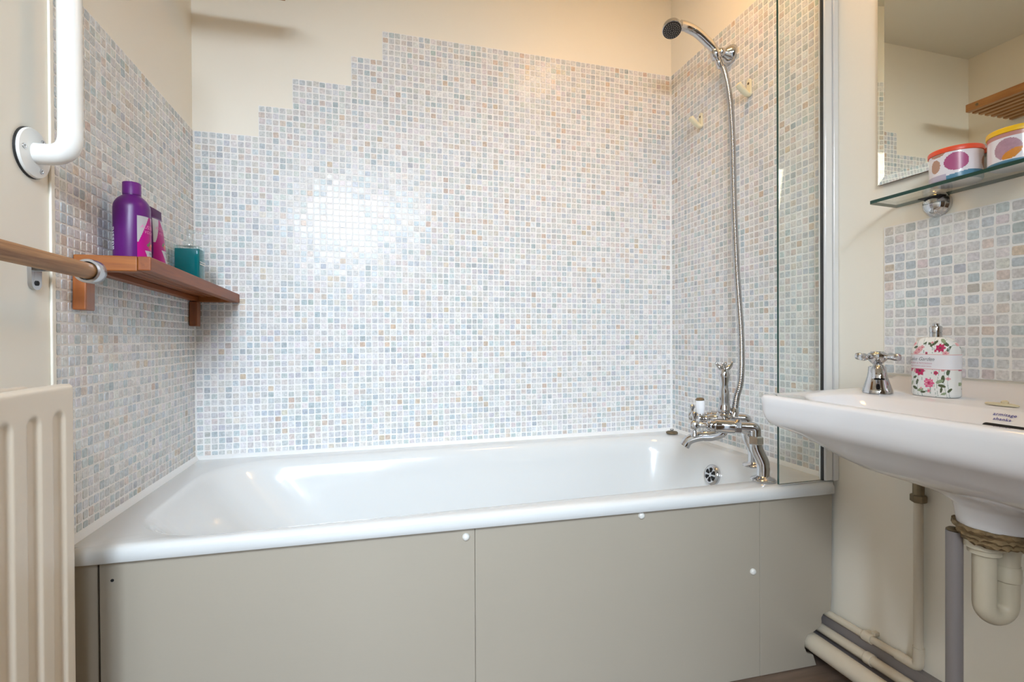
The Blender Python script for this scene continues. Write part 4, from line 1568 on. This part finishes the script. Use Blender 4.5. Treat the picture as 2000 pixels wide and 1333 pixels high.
zs_ = [0.018 + (Ht - 0.018) * k / 24 for k in range(25)]
rg_ = [tube_ring(z) for z in zs_]
idx = []
for i in range(24):
    idx += [1 if (zs_[i] + zs_[i + 1]) / 2 > 0.124 else 0] * 48
MB().loft(rg_, True, True, idx + [0, 1]).build('tube_body', ['purple', 'plum'], tb)
MB().loft([[(0.0165 * k * math.sin(2 * PI * q / 40), 0.0275 * k * math.cos(2 * PI * q / 40), z) for q in range(40)] for k, z in ((0.96, 0), (1, 0.002), (1.03, 0.0175))]).build('cap', 'purple_cap', tb)


def place_tb(s, z, out=0.0006):
    z = z + 0.020
    t = max(0.0, min(1.0, (z - 0.018) / (Ht - 0.018)))
    a = Wt * (0.88 + 0.12 * t)
    b = 0.0185 * (1 - t ** 1.4) + 0.0014
    k = min(0.995, abs(s) / a)
    return (b * math.sqrt(1 - k * k) + out, s, z)


tl = label_patch(place_tb, 0.056, 0.102, 56, 102, 6).build('front_label', LM, tb)
pl2 = lambda s, z: place_tb(s, z, 0.0012)
word('AUSSOME', 0.0105, 0.002, 0.076, 'pink_print', pl2, tl, shear=0.2)
word('VOLUME', 0.0085, 0.003, 0.066, 'pink_print', pl2, tl, shear=0.2)
word('BOUNCE', 0.0062, 0.012, 0.0225, 'black_print', pl2, tl)
word('BODY', 0.0062, 0.012, 0.0155, 'black_print', pl2, tl)
word('CONDITIONER', 0.0035, 0.011, 0.0090, 'black_print', pl2, tl)

# ------------------------------------------------------------------ teal soap dispenser
SDx, SDy = 0.046, -0.172
sd_ = thing('soap_dispenser', 'square clear soap dispenser filled with teal liquid at the far end of the wooden shelf', 'soap dispenser', (SDx, SDy, shelf_z(SDy)))
hw2, hd2, hz = 0.0315, 0.0265, 0.112


def sq(k, z, r=0.006):
    return [(p[0], p[1], z) for p in rounded_poly([(-hw2 * k, -hd2 * k), (hw2 * k, -hd2 * k), (hw2 * k, hd2 * k), (-hw2 * k, hd2 * k)], [r] * 4, 4)]


MB().loft([sq(0.96, 0.0), sq(1.0, 0.002), sq(1.0, hz - 0.006), sq(0.98, hz - 0.002), sq(0.90, hz)]).build('bottle_shell', 'clear_shell', sd_)
MB().loft([sq(0.93, 0.003, 0.005), sq(0.95, 0.005, 0.005), sq(0.95, hz - 0.010, 0.005), sq(0.95, hz - 0.009, 0.005)]).build('liquid', 'teal', sd_)
mb = MB()
mb.lathe([(0.016, hz), (0.016, hz + 0.014), (0.0145, hz + 0.016), (0.0105, hz + 0.018), (0.0075, hz + 0.020), (0.0065, hz + 0.036), (0.0105, hz + 0.038), (0.0115, hz + 0.045), (0.009, hz + 0.048), (0.001, hz + 0.049)], seg=28)
mb.tube([(0.0, 0, hz + 0.042), (0.020, 0.006, hz + 0.043), (0.034, 0.010, hz + 0.040)], [0.0055, 0.0048, 0.0038], 14)
mb.build('pump', 'clear', sd_)
MB().tube([(0, 0, 0.012), (0, 0, hz - 0.004)], 0.0045, 12).build('dip_tube', 'clear', sd_)
mb = MB()
for z in (0.060, 0.066):
    mb.add([(hw2 + 0.0005, -hd2 + 0.004, z), (hw2 + 0.0005, hd2 - 0.004, z), (hw2 + 0.0005, hd2 - 0.004, z + 0.003), (hw2 + 0.0005, -hd2 + 0.004, z + 0.003)], [(0, 1, 2, 3)])
mb.build('side_print', 'white_print', sd_, smooth=0)

# ------------------------------------------------------------------ high slatted shelf (seen in the mirror)
hsf = thing('slatted_shelf', 'varnished pine slatted shelf high on the left wall, seen in the mirror', 'shelf', (0.0, 0, 1.842))
HA, HBk, HX = -0.172, -0.650, 0.298
MB().box((HX - 0.024, HBk, 0.0), (HX, HA, 0.034)).build('front_rail', 'pine', hsf, smooth=0, bevel=0.002)
MB().box((0.0, HBk, 0.0), (0.020, HA, 0.034)).build('wall_rail', 'pine', hsf, smooth=0, bevel=0.002)
for k in range(6):
    a = 0.040 + k * 0.0395
    MB().box((a, HBk, 0.0), (a + 0.020, HA, 0.016)).build('slat', 'pine', hsf, smooth=0, bevel=0.0015)
for y in (-0.215, -0.56):
    MB().box((0.0205, y - 0.012, 0.0165), (HX - 0.0245, y + 0.012, 0.034)).build('cross_bar', 'pine', hsf, smooth=0, bevel=0.0015)
for y in (-0.215, -0.56):
    MB().lathe([(0.006, 0), (0.006, 0.0015), (0.001, 0.0018)], (HX, y, 0.017), (1, 0, 0), 16).build('screw', 'old_brass', hsf)

# ------------------------------------------------------------------ warm flush ceiling lamp over the room, out of the frame
LX, LY = 1.36, -0.66
cl = thing('ceiling_lamp', 'round flush ceiling lamp with a warm opal dome', 'lamp', (LX, LY, CEIL))
MB().lathe([(0.125, 0.0), (0.135, -0.004), (0.135, -0.022), (0.125, -0.026), (0.1, -0.026)], seg=48).build('rim', 'chrome', cl)
MB().lathe([(0.122, -0.024), (0.118, -0.036), (0.102, -0.054), (0.075, -0.068), (0.04, -0.076), (0.001, -0.078)], seg=48).build('opal_dome', 'warm_glow', cl)
